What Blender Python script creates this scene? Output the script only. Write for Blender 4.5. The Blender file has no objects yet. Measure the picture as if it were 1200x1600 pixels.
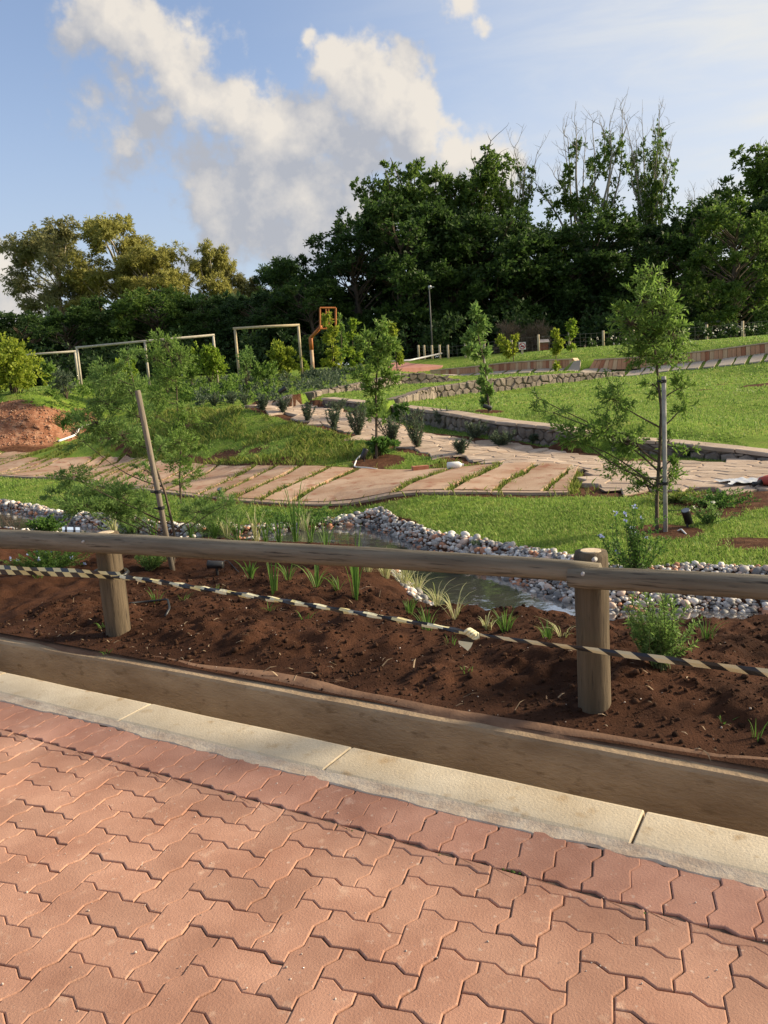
import bpy, math, random
import numpy as np
from mathutils import Vector, Matrix
R = math.radians
random.seed(7); rng = np.random.default_rng(7)
scene = bpy.context.scene
col = scene.collection

# ------------------------------------------------------------------ camera
CAM = np.array([0.0, 0.0, 1.45]); FPX = 1200.0
_p, _r = R(9.0), R(3.7)
_F = np.array([0, math.cos(_p), -math.sin(_p)]); _R0 = np.array([1.0, 0, 0]); _U0 = np.cross(_R0, _F)
_R = math.cos(_r)*_R0 - math.sin(_r)*_U0; _U = math.cos(_r)*_U0 + math.sin(_r)*_R0
cd = bpy.data.cameras.new('camera'); cam = bpy.data.objects.new('camera', cd); col.objects.link(cam)
cam.matrix_world = Matrix(((_R[0], _U[0], -_F[0], CAM[0]), (_R[1], _U[1], -_F[1], CAM[1]), (_R[2], _U[2], -_F[2], CAM[2]), (0, 0, 0, 1)))
cd.sensor_fit = 'AUTO'; cd.sensor_width = 36.0; cd.lens = 27.0
cd.clip_start = 0.05; cd.clip_end = 5000
scene.camera = cam

# ------------------------------------------------------------------ light
SUN_AZ, SUN_EL = R(82), R(23)          # azimuth clockwise from +Y, elevation
SDIR = Vector((math.sin(SUN_AZ)*math.cos(SUN_EL), math.cos(SUN_AZ)*math.cos(SUN_EL), math.sin(SUN_EL)))
sl = bpy.data.lights.new('sun', 'SUN'); sl.energy = 3.6; sl.angle = R(10); sl.color = (1.0, 0.84, 0.60)
so = bpy.data.objects.new('sun', sl); col.objects.link(so)
so.rotation_euler = SDIR.to_track_quat('Z', 'Y').to_euler()
scene.view_settings.view_transform = 'Standard'; scene.view_settings.look = 'None'
scene.view_settings.exposure = 1.22; scene.view_settings.gamma = 1.0
scene.view_settings.use_curve_mapping = False

def ray(px, py):
    return _F + _R*(px-600)/FPX - _U*(py-800)/FPX
def at(px, py, d):
    r = ray(px, py); return CAM + r*(d/r[1])
def onz(px, py, z):
    r = ray(px, py); return CAM + r*((z-CAM[2])/r[2])

# ------------------------------------------------------------------ world: Nishita sky + procedural clouds
world = bpy.data.worlds.new('World'); scene.world = world; world.use_nodes = True
wt = world.node_tree; wt.nodes.clear()
def wn(t, **k):
    n = wt.nodes.new(t)
    for a, b in k.items(): setattr(n, a, b)
    return n
sky = wn('ShaderNodeTexSky', sky_type='NISHITA', sun_disc=False, sun_elevation=SUN_EL, sun_rotation=SUN_AZ)
sky.air_density = 1.0; sky.dust_density = 1.2; sky.ozone_density = 1.6
# cloud density group: direction -> density
g = bpy.data.node_groups.new('cloud_density', 'ShaderNodeTree')
g.interface.new_socket('Vector', in_out='INPUT', socket_type='NodeSocketVector')
g.interface.new_socket('Density', in_out='OUTPUT', socket_type='NodeSocketFloat')
gi = g.nodes.new('NodeGroupInput'); go = g.nodes.new('NodeGroupOutput')
def gm(op, a, b=None, c=None):
    n = g.nodes.new('ShaderNodeMath'); n.operation = op
    for i, v in enumerate((a, b, c)):
        if v is None: continue
        if isinstance(v, (int, float)): n.inputs[i].default_value = v
        else: g.links.new(v, n.inputs[i])
    return n.outputs[0]
blobs = [(185, 25, 62, 1), (220, 70, 62, 1), (258, 118, 52, 1), (300, 155, 58, 1), (335, 150, 45, 1), (165, 150, 70, .32), (222, 226, 34, .85), (250, 215, 80, .32),
         (365, 190, 50, .95), (420, 205, 66, 1), (470, 215, 62, 1), (410, 270, 90, 1), (330, 290, 75, .72), (370, 350, 90, .75), (480, 300, 95, 1), (550, 250, 85, 1),
         (560, 150, 62, 1), (610, 160, 58, 1), (650, 150, 48, 1), (620, 210, 75, 1), (505, 95, 30, .9), (690, 180, 36, .75), (560, 340, 80, .95), (440, 390, 80, .8), (720, 240, 55, .7),
         (790, 280, 70, .7), (700, 8, 42, .85), (745, 18, 26, .8), (-40, 430, 90, .9), (640, 330, 80, .9), (30, 470, 60, .8), (130, 40, 45, .6)]
wnz = g.nodes.new('ShaderNodeTexNoise'); wnz.inputs['Scale'].default_value = 7; wnz.inputs['Detail'].default_value = 5; wnz.inputs['Roughness'].default_value = .6
g.links.new(gi.outputs[0], wnz.inputs['Vector'])
wsc = g.nodes.new('ShaderNodeVectorMath'); wsc.operation = 'MULTIPLY_ADD'; g.links.new(wnz.outputs['Color'], wsc.inputs[0]); wsc.inputs[1].default_value = (.16, .16, .16); wsc.inputs[2].default_value = (-.08, -.08, -.08)
wad = g.nodes.new('ShaderNodeVectorMath'); wad.operation = 'ADD'; g.links.new(gi.outputs[0], wad.inputs[0]); g.links.new(wsc.outputs[0], wad.inputs[1])
acc = None
for bx, by, br, st in blobs:
    d = Vector(ray(bx, by)); ln = d.length; d.normalize()
    n = g.nodes.new('ShaderNodeVectorMath'); n.operation = 'DISTANCE'
    g.links.new(wad.outputs[0], n.inputs[0]); n.inputs[1].default_value = d
    v = gm('MULTIPLY_ADD', n.outputs['Value'], -st/(br*1.45/FPX/ln), st)
    acc = v if acc is None else gm('SMOOTH_MAX', acc, v, 0.30)
def gnoise(scale, detail, rough, vec, sx=None):
    n = g.nodes.new('ShaderNodeTexNoise'); n.inputs['Scale'].default_value = scale
    n.inputs['Detail'].default_value = detail; n.inputs['Roughness'].default_value = rough
    g.links.new(vec, n.inputs['Vector']); return n.outputs['Fac']
# generic small cumulus all round the sky (flattened layer)
sep = g.nodes.new('ShaderNodeSeparateXYZ'); g.links.new(gi.outputs[0], sep.inputs[0])
zz = gm('ADD', gm('MAXIMUM', sep.outputs[2], 0.0), 0.22)
cmb = g.nodes.new('ShaderNodeCombineXYZ')
g.links.new(gm('DIVIDE', sep.outputs[0], zz), cmb.inputs[0]); g.links.new(gm('DIVIDE', sep.outputs[1], zz), cmb.inputs[1])
gen = gm('MULTIPLY', gm('SUBTRACT', gnoise(1.1, 2, .5, cmb.outputs[0]), 0.56), 4.5)
beh = gm('MULTIPLY_ADD', sep.outputs[1], -1.2, 0.35)          # more cloud away from the view
acc = gm('MAXIMUM', acc, gm('ADD', gen, gm('MINIMUM', beh, 0.3)))
n1 = gnoise(6.0, 8, .58, gi.outputs[0])
n2 = gnoise(24.0, 6, .62, gi.outputs[0])
nn = gm('ADD', gm('MULTIPLY', gm('SUBTRACT', n1, .5), 1.7), gm('MULTIPLY', gm('SUBTRACT', n2, .5), .62))
g.links.new(gm('ADD', acc, nn), go.inputs[0])
tc = wn('ShaderNodeTexCoord')
nrm = wn('ShaderNodeVectorMath', operation='NORMALIZE'); wt.links.new(tc.outputs['Generated'], nrm.inputs[0])
def wm(op, a, b=None, c=None, clamp=False):
    n = wt.nodes.new('ShaderNodeMath'); n.operation = op; n.use_clamp = clamp
    for i, v in enumerate((a, b, c)):
        if v is None: continue
        if isinstance(v, (int, float)): n.inputs[i].default_value = v
        else: wt.links.new(v, n.inputs[i])
    return n.outputs[0]
def dens(vec):
    n = wt.nodes.new('ShaderNodeGroup'); n.node_tree = g; wt.links.new(vec, n.inputs[0]); return n.outputs[0]
off = wn('ShaderNodeVectorMath', operation='ADD'); wt.links.new(nrm.outputs[0], off.inputs[0]); off.inputs[1].default_value = (.035, .0, .045)
dA = dens(nrm.outputs[0]); dB = dens(off.outputs[0])
mrA = wn('ShaderNodeMapRange', interpolation_type='SMOOTHSTEP'); wt.links.new(dA, mrA.inputs[0])
mrA.inputs[1].default_value = .13; mrA.inputs[2].default_value = .54
lit = wm('MULTIPLY_ADD', wm('SUBTRACT', dA, dB), 1.05, 0.20, True)
ccol = wn('ShaderNodeMix', data_type='RGBA'); wt.links.new(lit, ccol.inputs['Factor'])
ccol.inputs['A'].default_value = (2.35, 2.4, 2.6, 1); ccol.inputs['B'].default_value = (4.55, 4.15, 3.6, 1)
# cirrus veil towards the sun
dot = wn('ShaderNodeVectorMath', operation='DOT_PRODUCT'); wt.links.new(nrm.outputs[0], dot.inputs[0]); dot.inputs[1].default_value = SDIR
veil_w = wn('ShaderNodeMapRange', interpolation_type='SMOOTHSTEP'); wt.links.new(dot.outputs['Value'], veil_w.inputs[0])
veil_w.inputs[1].default_value = .12; veil_w.inputs[2].default_value = .74
mp = wn('ShaderNodeMapping'); mp.inputs['Scale'].default_value = (1.6, 1.6, 9); mp.inputs['Rotation'].default_value = (0, R(9), 0)
wt.links.new(nrm.outputs[0], mp.inputs[0])
cn = wn('ShaderNodeTexNoise'); cn.inputs['Scale'].default_value = 2.1; cn.inputs['Detail'].default_value = 7; cn.inputs['Roughness'].default_value = .6
cn.inputs['Distortion'].default_value = .5
wt.links.new(mp.outputs[0], cn.inputs['Vector'])
cf = wn('ShaderNodeMapRange', interpolation_type='SMOOTHSTEP'); wt.links.new(cn.outputs['Fac'], cf.inputs[0]); cf.inputs[1].default_value = .34; cf.inputs[2].default_value = .72
veil = wm('MULTIPLY', veil_w.outputs[0], wm('MULTIPLY_ADD', cf.outputs[0], .48, .60), None, True)
sepw = wn('ShaderNodeSeparateXYZ'); wt.links.new(nrm.outputs[0], sepw.inputs[0])
lowv = wn('ShaderNodeMapRange', interpolation_type='SMOOTHSTEP'); wt.links.new(sepw.outputs[2], lowv.inputs[0]); lowv.inputs[1].default_value = .0; lowv.inputs[2].default_value = .42
lowv.inputs[3].default_value = .75; lowv.inputs[4].default_value = .18
skyc = wn('ShaderNodeMix', data_type='RGBA', blend_type='MULTIPLY'); skyc.inputs['Factor'].default_value = 1
wt.links.new(sky.outputs[0], skyc.inputs['A']); skyc.inputs['B'].default_value = (1.0, 1.0, 1.08, 1)
m0 = wn('ShaderNodeMix', data_type='RGBA'); wt.links.new(lowv.outputs[0], m0.inputs['Factor']); wt.links.new(skyc.outputs['Result'], m0.inputs['A'])
m0.inputs['B'].default_value = (2.95, 3.2, 3.6, 1)
m1 = wn('ShaderNodeMix', data_type='RGBA'); wt.links.new(veil, m1.inputs['Factor']); wt.links.new(m0.outputs['Result'], m1.inputs['A'])
m1.inputs['B'].default_value = (4.2, 4.2, 4.1, 1)
m2 = wn('ShaderNodeMix', data_type='RGBA'); wt.links.new(wm('MULTIPLY', mrA.outputs[0], .90), m2.inputs['Factor']); wt.links.new(m1.outputs['Result'], m2.inputs['A']); wt.links.new(ccol.outputs['Result'], m2.inputs['B'])
bg = wn('ShaderNodeBackground'); bg.inputs['Strength'].default_value = 0.085
wo = wn('ShaderNodeOutputWorld'); wt.links.new(m2.outputs['Result'], bg.inputs[0]); wt.links.new(bg.outputs[0], wo.inputs[0])

# ------------------------------------------------------------------ noise
def _hash(ix, iy, s):
    h = (ix.astype(np.int64)*374761393 + iy.astype(np.int64)*668265263 + s*974634211) & 0xffffffff
    h = ((h ^ (h >> 13))*1274126177) & 0xffffffff
    return ((h ^ (h >> 16)) & 0xffff)/65535.0
def vnoise(x, y, s=0):
    x = np.asarray(x, float); y = np.asarray(y, float)
    ix, iy = np.floor(x), np.floor(y); fx, fy = x-ix, y-iy
    fx = fx*fx*(3-2*fx); fy = fy*fy*(3-2*fy)
    a, b = _hash(ix, iy, s), _hash(ix+1, iy, s); c, d = _hash(ix, iy+1, s), _hash(ix+1, iy+1, s)
    return (a+(b-a)*fx)*(1-fy) + (c+(d-c)*fx)*fy
def fbm(x, y, oct=4, s=0, gain=.5):
    t = 0; a = 1; n = 0
    for o in range(oct):
        t = t + a*(vnoise(np.asarray(x)*2**o+o*17.3, np.asarray(y)*2**o+o*9.1, s+o)-.5); n += a; a *= gain
    return t/n*2
def sstep(a, b, x):
    t = np.clip((np.asarray(x, float)-a)/(b-a), 0, 1); return t*t*(3-2*t)

# ------------------------------------------------------------------ object helpers
def tag(o, label=None, cat=None, group=None, kind=None):
    if label: o['label'] = label
    if cat: o['category'] = cat
    if group: o['group'] = group
    if kind: o['kind'] = kind
    return o
def empty(name, loc=(0, 0, 0), label=None, cat=None, group=None, kind=None):
    o = bpy.data.objects.new(name, None); o.empty_display_size = .1; o.location = loc; col.objects.link(o)
    return tag(o, label, cat, group, kind)
def wmesh(name, verts, faces, mats, smooth=False, mi=None, attrs=None):
    """mesh datablock from world verts; faces: list of index lists or (n,k) array"""
    me = bpy.data.meshes.new(name)
    v = np.asarray(verts, np.float32).reshape(-1, 3)
    if isinstance(faces, np.ndarray):
        n, k = faces.shape
        me.vertices.add(len(v)); me.vertices.foreach_set('co', v.ravel())
        me.loops.add(n*k); me.loops.foreach_set('vertex_index', faces.astype(np.int32).ravel())
        me.polygons.add(n); me.polygons.foreach_set('loop_start', np.arange(0, n*k, k, dtype=np.int32))
        me.update(calc_edges=True)
    else:
        me.from_pydata([tuple(p) for p in v.tolist()], [], faces); me.update()
    for m in (mats if isinstance(mats, (list, tuple)) else [mats]): me.materials.append(m)
    if mi is not None: me.polygons.foreach_set('material_index', np.asarray(mi, np.int32))
    if smooth: me.polygons.foreach_set('use_smooth', np.ones(len(me.polygons), bool))
    for k, a in (attrs or {}).items():
        at_ = me.attributes.new(k, 'FLOAT', 'POINT'); at_.data.foreach_set('value', np.asarray(a, np.float32))
    return me
def link(name, me, parent=None, loc=None):
    o = bpy.data.objects.new(name, me); col.objects.link(o)
    if parent is not None: o.parent = parent
    if loc is not None: o.location = loc
    return o
def obj(name, mb, mats, parent=None, smooth=False, loc=(0, 0, 0)):
    """mb = (verts, faces) in world coords; stored relative to loc (a child: relative to its parent's world place)"""
    v, f = mb[0], mb[1]
    base = np.array(loc, float)
    if parent is not None:
        q = parent
        while q is not None: base = base + np.array(q.location); q = q.parent
    me = wmesh(name, np.asarray(v, float).reshape(-1, 3)-base, f, mats, smooth, mb[2] if len(mb) > 2 else None)
    return link(name, me, parent, loc)
class MB:
    def __init__(s): s.v = []; s.f = []; s.mi = []
    def add(s, v, f, m=0):
        o = len(s.v); s.v += [tuple(map(float, p)) for p in v]; s.f += [[i+o for i in q] for q in f]; s.mi += [m]*len(f); return s
    def box(s, c, sz, ax=None, m=0):
        c = np.array(c, float); ax = np.eye(3) if ax is None else np.array(ax)
        h = np.array(sz)/2
        v = [c + ax.T @ (h*np.array(k)) for k in ((-1,-1,-1),(1,-1,-1),(1,1,-1),(-1,1,-1),(-1,-1,1),(1,-1,1),(1,1,1),(-1,1,1))]
        return s.add(v, [[0,3,2,1],[4,5,6,7],[0,1,5,4],[1,2,6,5],[2,3,7,6],[3,0,4,7]], m)
    def tube(s, pts, rad, seg=8, m=0, cap=True, wob=0):
        pts = [np.array(p, float) for p in pts]; n = len(pts)
        if np.isscalar(rad): rad = [rad]*n
        up = np.array([0.31, 0.17, .93]); v = []; f = []
        for i, p in enumerate(pts):
            t = pts[min(i+1, n-1)]-pts[max(i-1, 0)]; t = t/(np.linalg.norm(t)+1e-9)
            a = np.cross(t, up)
            if np.linalg.norm(a) < .15: a = np.cross(t, np.array([1., .2, 0]))
            a /= np.linalg.norm(a); b = np.cross(t, a)
            for k in range(seg):
                an = 2*math.pi*k/seg; r = rad[i]*(1+(random.uniform(-wob, wob) if wob else 0))
                v.append(p + (a*math.cos(an)+b*math.sin(an))*r)
        for i in range(n-1):
            for k in range(seg):
                f.append([i*seg+k, i*seg+(k+1) % seg, (i+1)*seg+(k+1) % seg, (i+1)*seg+k])
        if cap: f += [list(range(seg))[::-1], list(range((n-1)*seg, n*seg))]
        return s.add(v, f, m)
    def prism(s, poly, z0, z1, m=0):
        n = len(poly); v = [(p[0], p[1], z0) for p in poly]+[(p[0], p[1], z1) for p in poly]
        return s.add(v, [list(range(n))[::-1], list(range(n, 2*n))]+[[i, (i+1) % n, n+(i+1) % n, n+i] for i in range(n)], m)
    def data(s): return (s.v, s.f, s.mi)
def fix_normals(o):
    import bmesh
    bm = bmesh.new(); bm.from_mesh(o.data); bmesh.ops.recalc_face_normals(bm, faces=bm.faces); bm.to_mesh(o.data); bm.free(); return o

# ------------------------------------------------------------------ materials
def mat(name, c1, c2=None, scale=8.0, rough=.85, bump=0.0, bscale=None, objvar=0.0, c3=None, spec=.3, stretch=None, detail=6, isl=0.0, coord='pos', lo=.35, hi=.65, f3=.62, dirt=0.0):
    m = bpy.data.materials.new(name); m.use_nodes = True; t = m.node_tree; N = t.nodes; L = t.links
    b = N['Principled BSDF']; b.inputs['Roughness'].default_value = rough; b.inputs['Specular IOR Level'].default_value = spec
    if coord == 'pos': vec = N.new('ShaderNodeNewGeometry').outputs['Position']
    else: vec = N.new('ShaderNodeTexCoord').outputs['Object']
    if stretch:
        mpn = N.new('ShaderNodeMapping'); mpn.inputs['Scale'].default_value = stretch; L.new(vec, mpn.inputs[0]); vec = mpn.outputs[0]
    def noise(sc, de=detail, ro=.6):
        n = N.new('ShaderNodeTexNoise'); n.inputs['Scale'].default_value = sc; n.inputs['Detail'].default_value = de; n.inputs['Roughness'].default_value = ro
        L.new(vec, n.inputs['Vector']); return n.outputs['Fac']
    def mr(v, a, c, x=0., y=1.):
        n = N.new('ShaderNodeMapRange'); L.new(v, n.inputs[0]); n.inputs[1].default_value = a; n.inputs[2].default_value = c; n.inputs[3].default_value = x; n.inputs[4].default_value = y; return n.outputs[0]
    def mix(f, A, B, blend='MIX'):
        n = N.new('ShaderNodeMix'); n.data_type = 'RGBA'; n.blend_type = blend
        L.new(f, n.inputs['Factor']) if not isinstance(f, (int, float)) else setattr(n.inputs['Factor'], 'default_value', f)
        for k, x in (('A', A), ('B', B)):
            if isinstance(x, tuple): n.inputs[k].default_value = (*x, 1)
            else: L.new(x, n.inputs[k])
        return n.outputs['Result']
    c = c1
    if c2: c = mix(mr(noise(scale), lo, hi), c1, c2)
    if c3: c = mix(mr(noise(scale*3.7, 8), f3, f3+.14), c, c3)
    if dirt:
        dk = mix(mr(noise(1.1, 5, .65), .36, .66), (1-dirt, 1-dirt*1.05, 1-dirt*1.1), (1.08, 1.08, 1.08)); c = mix(1.0, c, dk, 'MULTIPLY')
        c = mix(mr(noise(42, 3, .5), .66, .74, 0, .5), c, (.62, .50, .40)); c = mix(mr(noise(23, 5, .7), .64, .76, 0, .45), c, (.13, .075, .05))
    if objvar or isl:
        src = N.new('ShaderNodeObjectInfo').outputs['Random'] if objvar else N.new('ShaderNodeNewGeometry').outputs['Random Per Island']
        a = objvar or isl
        hs = N.new('ShaderNodeHueSaturation'); L.new(mr(src, 0, 1, 1-a, 1+a), hs.inputs['Value'])
        if isinstance(c, tuple): hs.inputs['Color'].default_value = (*c, 1)
        else: L.new(c, hs.inputs['Color'])
        c = hs.outputs[0]
    if isinstance(c, tuple): b.inputs['Base Color'].default_value = (*c, 1)
    else: L.new(c, b.inputs['Base Color'])
    if bump:
        bn = N.new('ShaderNodeBump'); bn.inputs['Strength'].default_value = 1; bn.inputs['Distance'].default_value = bump
        L.new(noise(bscale or scale*3, 8, .65), bn.inputs['Height']); L.new(bn.outputs[0], b.inputs['Normal'])
    return m
def leafmat(name, cols, trans=.45, rough=.55, spec=.25):
    """leaf: per-leaf colour, some light through it"""
    m = bpy.data.materials.new(name); m.use_nodes = True; t = m.node_tree; N = t.nodes; L = t.links
    b = N['Principled BSDF']; b.inputs['Roughness'].default_value = rough; b.inputs['Specular IOR Level'].default_value = spec
    r = N.new('ShaderNodeValToRGB'); e = r.color_ramp.elements
    L.new(N.new('ShaderNodeNewGeometry').outputs['Random Per Island'], r.inputs[0])
    while len(e) < len(cols): e.new(.5)
    for i, c in enumerate(cols): e[i].position = i/(len(cols)-1); e[i].color = (*c, 1)
    L.new(r.outputs[0], b.inputs['Base Color'])
    tr = N.new('ShaderNodeBsdfTranslucent'); L.new(r.outputs[0], tr.inputs[0])
    mx = N.new('ShaderNodeMixShader'); mx.inputs[0].default_value = trans
    L.new(b.outputs[0], mx.inputs[1]); L.new(tr.outputs[0], mx.inputs[2]); L.new(mx.outputs[0], N['Material Output'].inputs[0])
    return m

# ------------------------------------------------------------------ terrain height
ctrl = []
def cz(*a):
    for px, py, z in a: ctrl.append(onz(px, py, z))
def cdp(*a):
    for px, py, d in a: ctrl.append(at(px, py, d))
cz((480,808,-.21),(560,810,-.22),(640,834,-.19),(350,813,-.20),(220,826,-.20),(100,797,-.20),(0,777,-.19),(750,872,-.15),(720,862,-.13),(900,865,-.08),(1150,885,-.08),(600,812,-.16),(900,800,-.05),(1150,800,-.05),(600,780,-.03),(350,792,-.09),(150,778,-.09),(0,762,-.08),
   (0,745,0),(100,748,0),(300,768,-.02),(890,770,-.02),(1200,768,-.02),(600,737,.03),(350,737,.03),(200,718,.04),(890,735,.04),(85,704,.06),(1050,750,0),(1200,745,0),
   (300,860,-.05),(150,860,-.03),(0,850,0),(450,890,-.02),(600,950,-.02),(1000,1000,-.02),(1200,1010,-.02))
cdp((370,639,20),(250,650,22.5),(130,683,28),(180,672,25.5),(500,667,18),(560,692,16),(620,716,14.6),(450,702,16),(300,690,19.3),(700,728,13.6),(330,717,17.3),(250,690,21),
    (540,650,21),(440,637,27),(395,630,31),(640,677,17.4),(720,702,14.9),(830,722,12.8),(480,640,24.5),
    (860,697,15.2),(780,685,16.6),(700,672,18.5),(600,650,22),(540,637,24.5),(1000,714,13.4),(1100,715,12.8),(1200,722,12),
    (860,666,15.9),(780,660,17.2),(700,645,19.3),(600,632,23),(530,626,26),(1000,690,14.2),(1100,695,13.5),(1200,707,12.7),
    (1000,640,20),(1200,650,18),(800,640,20),(1150,590,28),(900,605,27),(1000,590,30),(700,628,25),(620,628,24.3),
    (690,620,28),(800,610,29.5),(900,597,31.5),(975,586,33),(690,601,28.8),(800,588,30.3),(900,581,32.3),
    (600,611,27),(650,603,29.5),(560,612,28.5),(640,602,33),(710,595,34),(625,582,34),(690,588,35),(560,592,31.8),(500,606,28.3),
    (735,586,39.3),(790,581.5,37.5),(855,578,35.8),(894,578.5,34.9),(928,578.5,34.2),(975,578,33.5),(1035,573.5,32.8),(1105,566,31.7),(1200,554,30.5),(1320,540,29),(735,572,41),(790,565.5,39.2),(855,561,37.5),(894,559,36.6),(928,560,35.8),(975,557.5,35.2),(1035,553.5,34.5),(1105,546,33.4),(1200,533.5,32.2),(1320,518,30.8),(690,577,42.5),
    (800,553,45),(1100,534,42),(650,565,47),(1250,522,41),(470,590,38),(420,600,35),(330,622,30),(350,602,36),
    (60,694,28),(5,698,27.5),(60,630,30),(0,623,30.5),(135,640,31),(125,690,29.5),(20,612,34),(120,602,37),(250,610,36),(-120,700,29),(-120,622,32))
ctrl += [np.array(p, float) for p in ((0,2.8,0),(-5,5,0),(4,1.5,0),(-3,4.5,0.02),(2.5,3,.02),(-9,8,0),(8,2,0),(12,10,.1),(9,7,0),(15,18,.9),(25,30,2.0),(-14,9,-.05),(-20,14,0),(40,25,2.2),(60,50,3),
        (-60,60,2.2),(0,62,3.6),(50,62,3.7),(-100,120,3),(0,120,4),(100,120,4),(-40,30,1.2),(0,400,6),(-400,300,5),(400,300,6),(-300,0,0),(300,0,2),(0,-40,0),(-60,-20,0),(60,-20,0))]
ctrl = np.array(ctrl)
def _ker(d): return np.sqrt(d*d + .25)
_n = len(ctrl)
_A = np.zeros((_n+3, _n+3)); _D = np.hypot(ctrl[:, None, 0]-ctrl[None, :, 0], ctrl[:, None, 1]-ctrl[None, :, 1])
_A[:_n, :_n] = _ker(_D) - np.eye(_n)*.004; _A[:_n, _n] = 1; _A[:_n, _n+1:] = ctrl[:, :2]; _A[_n, :_n] = 1; _A[_n+1:, :_n] = ctrl[:, :2].T
_w = np.linalg.solve(_A, np.r_[ctrl[:, 2], 0, 0, 0])
def base_h(x, y):
    x = np.asarray(x, float); y = np.asarray(y, float); sh = x.shape; x = x.ravel(); y = y.ravel(); out = np.empty(len(x))
    for i in range(0, len(x), 20000):
        xs, ys = x[i:i+20000], y[i:i+20000]
        out[i:i+20000] = _ker(np.hypot(xs[:, None]-ctrl[None, :, 0], ys[:, None]-ctrl[None, :, 1])) @ _w[:_n] + _w[_n] + _w[_n+1]*xs + _w[_n+2]*ys
    return np.clip(out, -.3, 9).reshape(sh)
def inpoly(x, y, P):
    x = np.asarray(x, float); y = np.asarray(y, float); ins = np.zeros(x.shape, bool); n = len(P)
    for i in range(n):
        (x0, y0), (x1, y1) = P[i][:2], P[(i+1) % n][:2]
        c = ((y0 > y) != (y1 > y))
        ins ^= c & (x < (x1-x0)*(y-y0)/((y1-y0) if y1 != y0 else 1e-9)+x0)
    return ins
def pdist(x, y, P, closed=True):
    d = np.full(np.shape(x), 1e9); n = len(P)
    for i in range(n if closed else n-1):
        a, b = np.array(P[i][:2]), np.array(P[(i+1) % n][:2]); e = b-a; l = e@e+1e-12
        t = np.clip(((x-a[0])*e[0]+(y-a[1])*e[1])/l, 0, 1); d = np.minimum(d, np.hypot(x-a[0]-t*e[0], y-a[1]-t*e[1]))
    return d
WZ = -.30
WATER = [(-30.,24.),(-14.,18.2),(-7.9,15.1),(-5.62,12.6),(-4.0,11.0),(-2.6,10.1),(-1.6,9.95),(-.8,10.1),(-.3,10.0),(.1,9.1),(.42,8.1),(.95,6.95),(1.28,6.0),(1.62,5.52),(2.3,5.42),(3.0,5.1),(5,4.2),(9,2.4),
         (8.8,2.0),(5,3.85),(2.9,4.85),(2.2,5.06),(1.6,5.05),(1.05,5.22),(.45,5.78),(.25,6.7),(.12,7.3),(-.1,8.0),(-.5,8.5),(-1.0,8.85),(-1.75,9.3),(-2.5,9.45),(-3.9,10.1),(-5.9,11.5),(-8.6,14.2),(-14.5,17.2),(-30.,23.)]
def wdist(x, y):
    d = pdist(x, y, WATER); return np.where(inpoly(x, y, WATER), -d, d)
E31 = np.array([math.cos(R(31)), -math.sin(R(31))]); N31 = np.array([math.sin(R(31)), math.cos(R(31))])
def uv(u, c, z=0.): p = E31*u+N31*c; return np.array([p[0], p[1], z])
WALLS = {
 'long': ([(505, 622, 25.2), (560, 628, 23.6), (600, 632.5, 22.2), (700, 645, 18.8), (780, 659, 16.7), (862, 667, 15.3), (900, 676, 14.7)], [(505, 627), (560, 639), (600, 649), (700, 671), (780, 685), (862, 698), (900, 704)]),
 'low': ([(955, 684, 14.1), (1040, 690, 13.6), (1110, 698, 13.1), (1160, 703, 12.7), (1215, 710, 12.3), (1300, 716, 11.8)], [(955, 706), (1040, 712), (1110, 716), (1160, 718), (1215, 720), (1300, 725)]),
 'litlow': ([(620, 622, 22.5), (650, 613, 25), (680, 603, 28)], [(620, 624), (650, 623), (680, 621)]),
 'back': ([(681, 603, 28.05), (740, 595, 29), (800, 588.5, 30), (880, 583, 31.5), (975, 580, 33)], [(681, 621), (740, 615), (800, 609), (880, 599), (975, 586)]),
 'lithigh': ([(487, 612, 27), (545, 601, 29), (590, 592, 31), (625, 583, 33.2)], [(487, 616), (545, 614), (590, 609), (625, 604)]),
 'benchl': ([(672, 578, 41.5), (735, 572.5, 39.8), (790, 566, 38), (855, 561.5, 36.3), (894, 560, 35.4)], [(672, 591), (735, 585), (790, 580.5), (855, 577), (894, 577.5)]),
 'benchr': ([(928, 561, 34.6), (975, 558.5, 34), (1035, 554.5, 33.3), (1105, 547, 32.2), (1200, 534.5, 31), (1320, 519, 29.6)], [(919, 577.5), (975, 577), (1035, 572.5), (1105, 565), (1200, 553), (1320, 539)]),
 'dark': ([(626, 583, 33.25), (660, 582, 33.6), (690, 587, 33.9), (722, 594, 34.2)], [(626, 604), (660, 601), (690, 599), (722, 597)])}
WL = {}
for _k, (_t, _b) in WALLS.items():
    T_ = np.array([at(*p) for p in _t]); B_ = np.array([at(p[0], p[1], t[2]) for p, t in zip(_b, _t)]); WL[_k] = (T_[:, :2], T_[:, 2], B_[:, 2])
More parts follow.
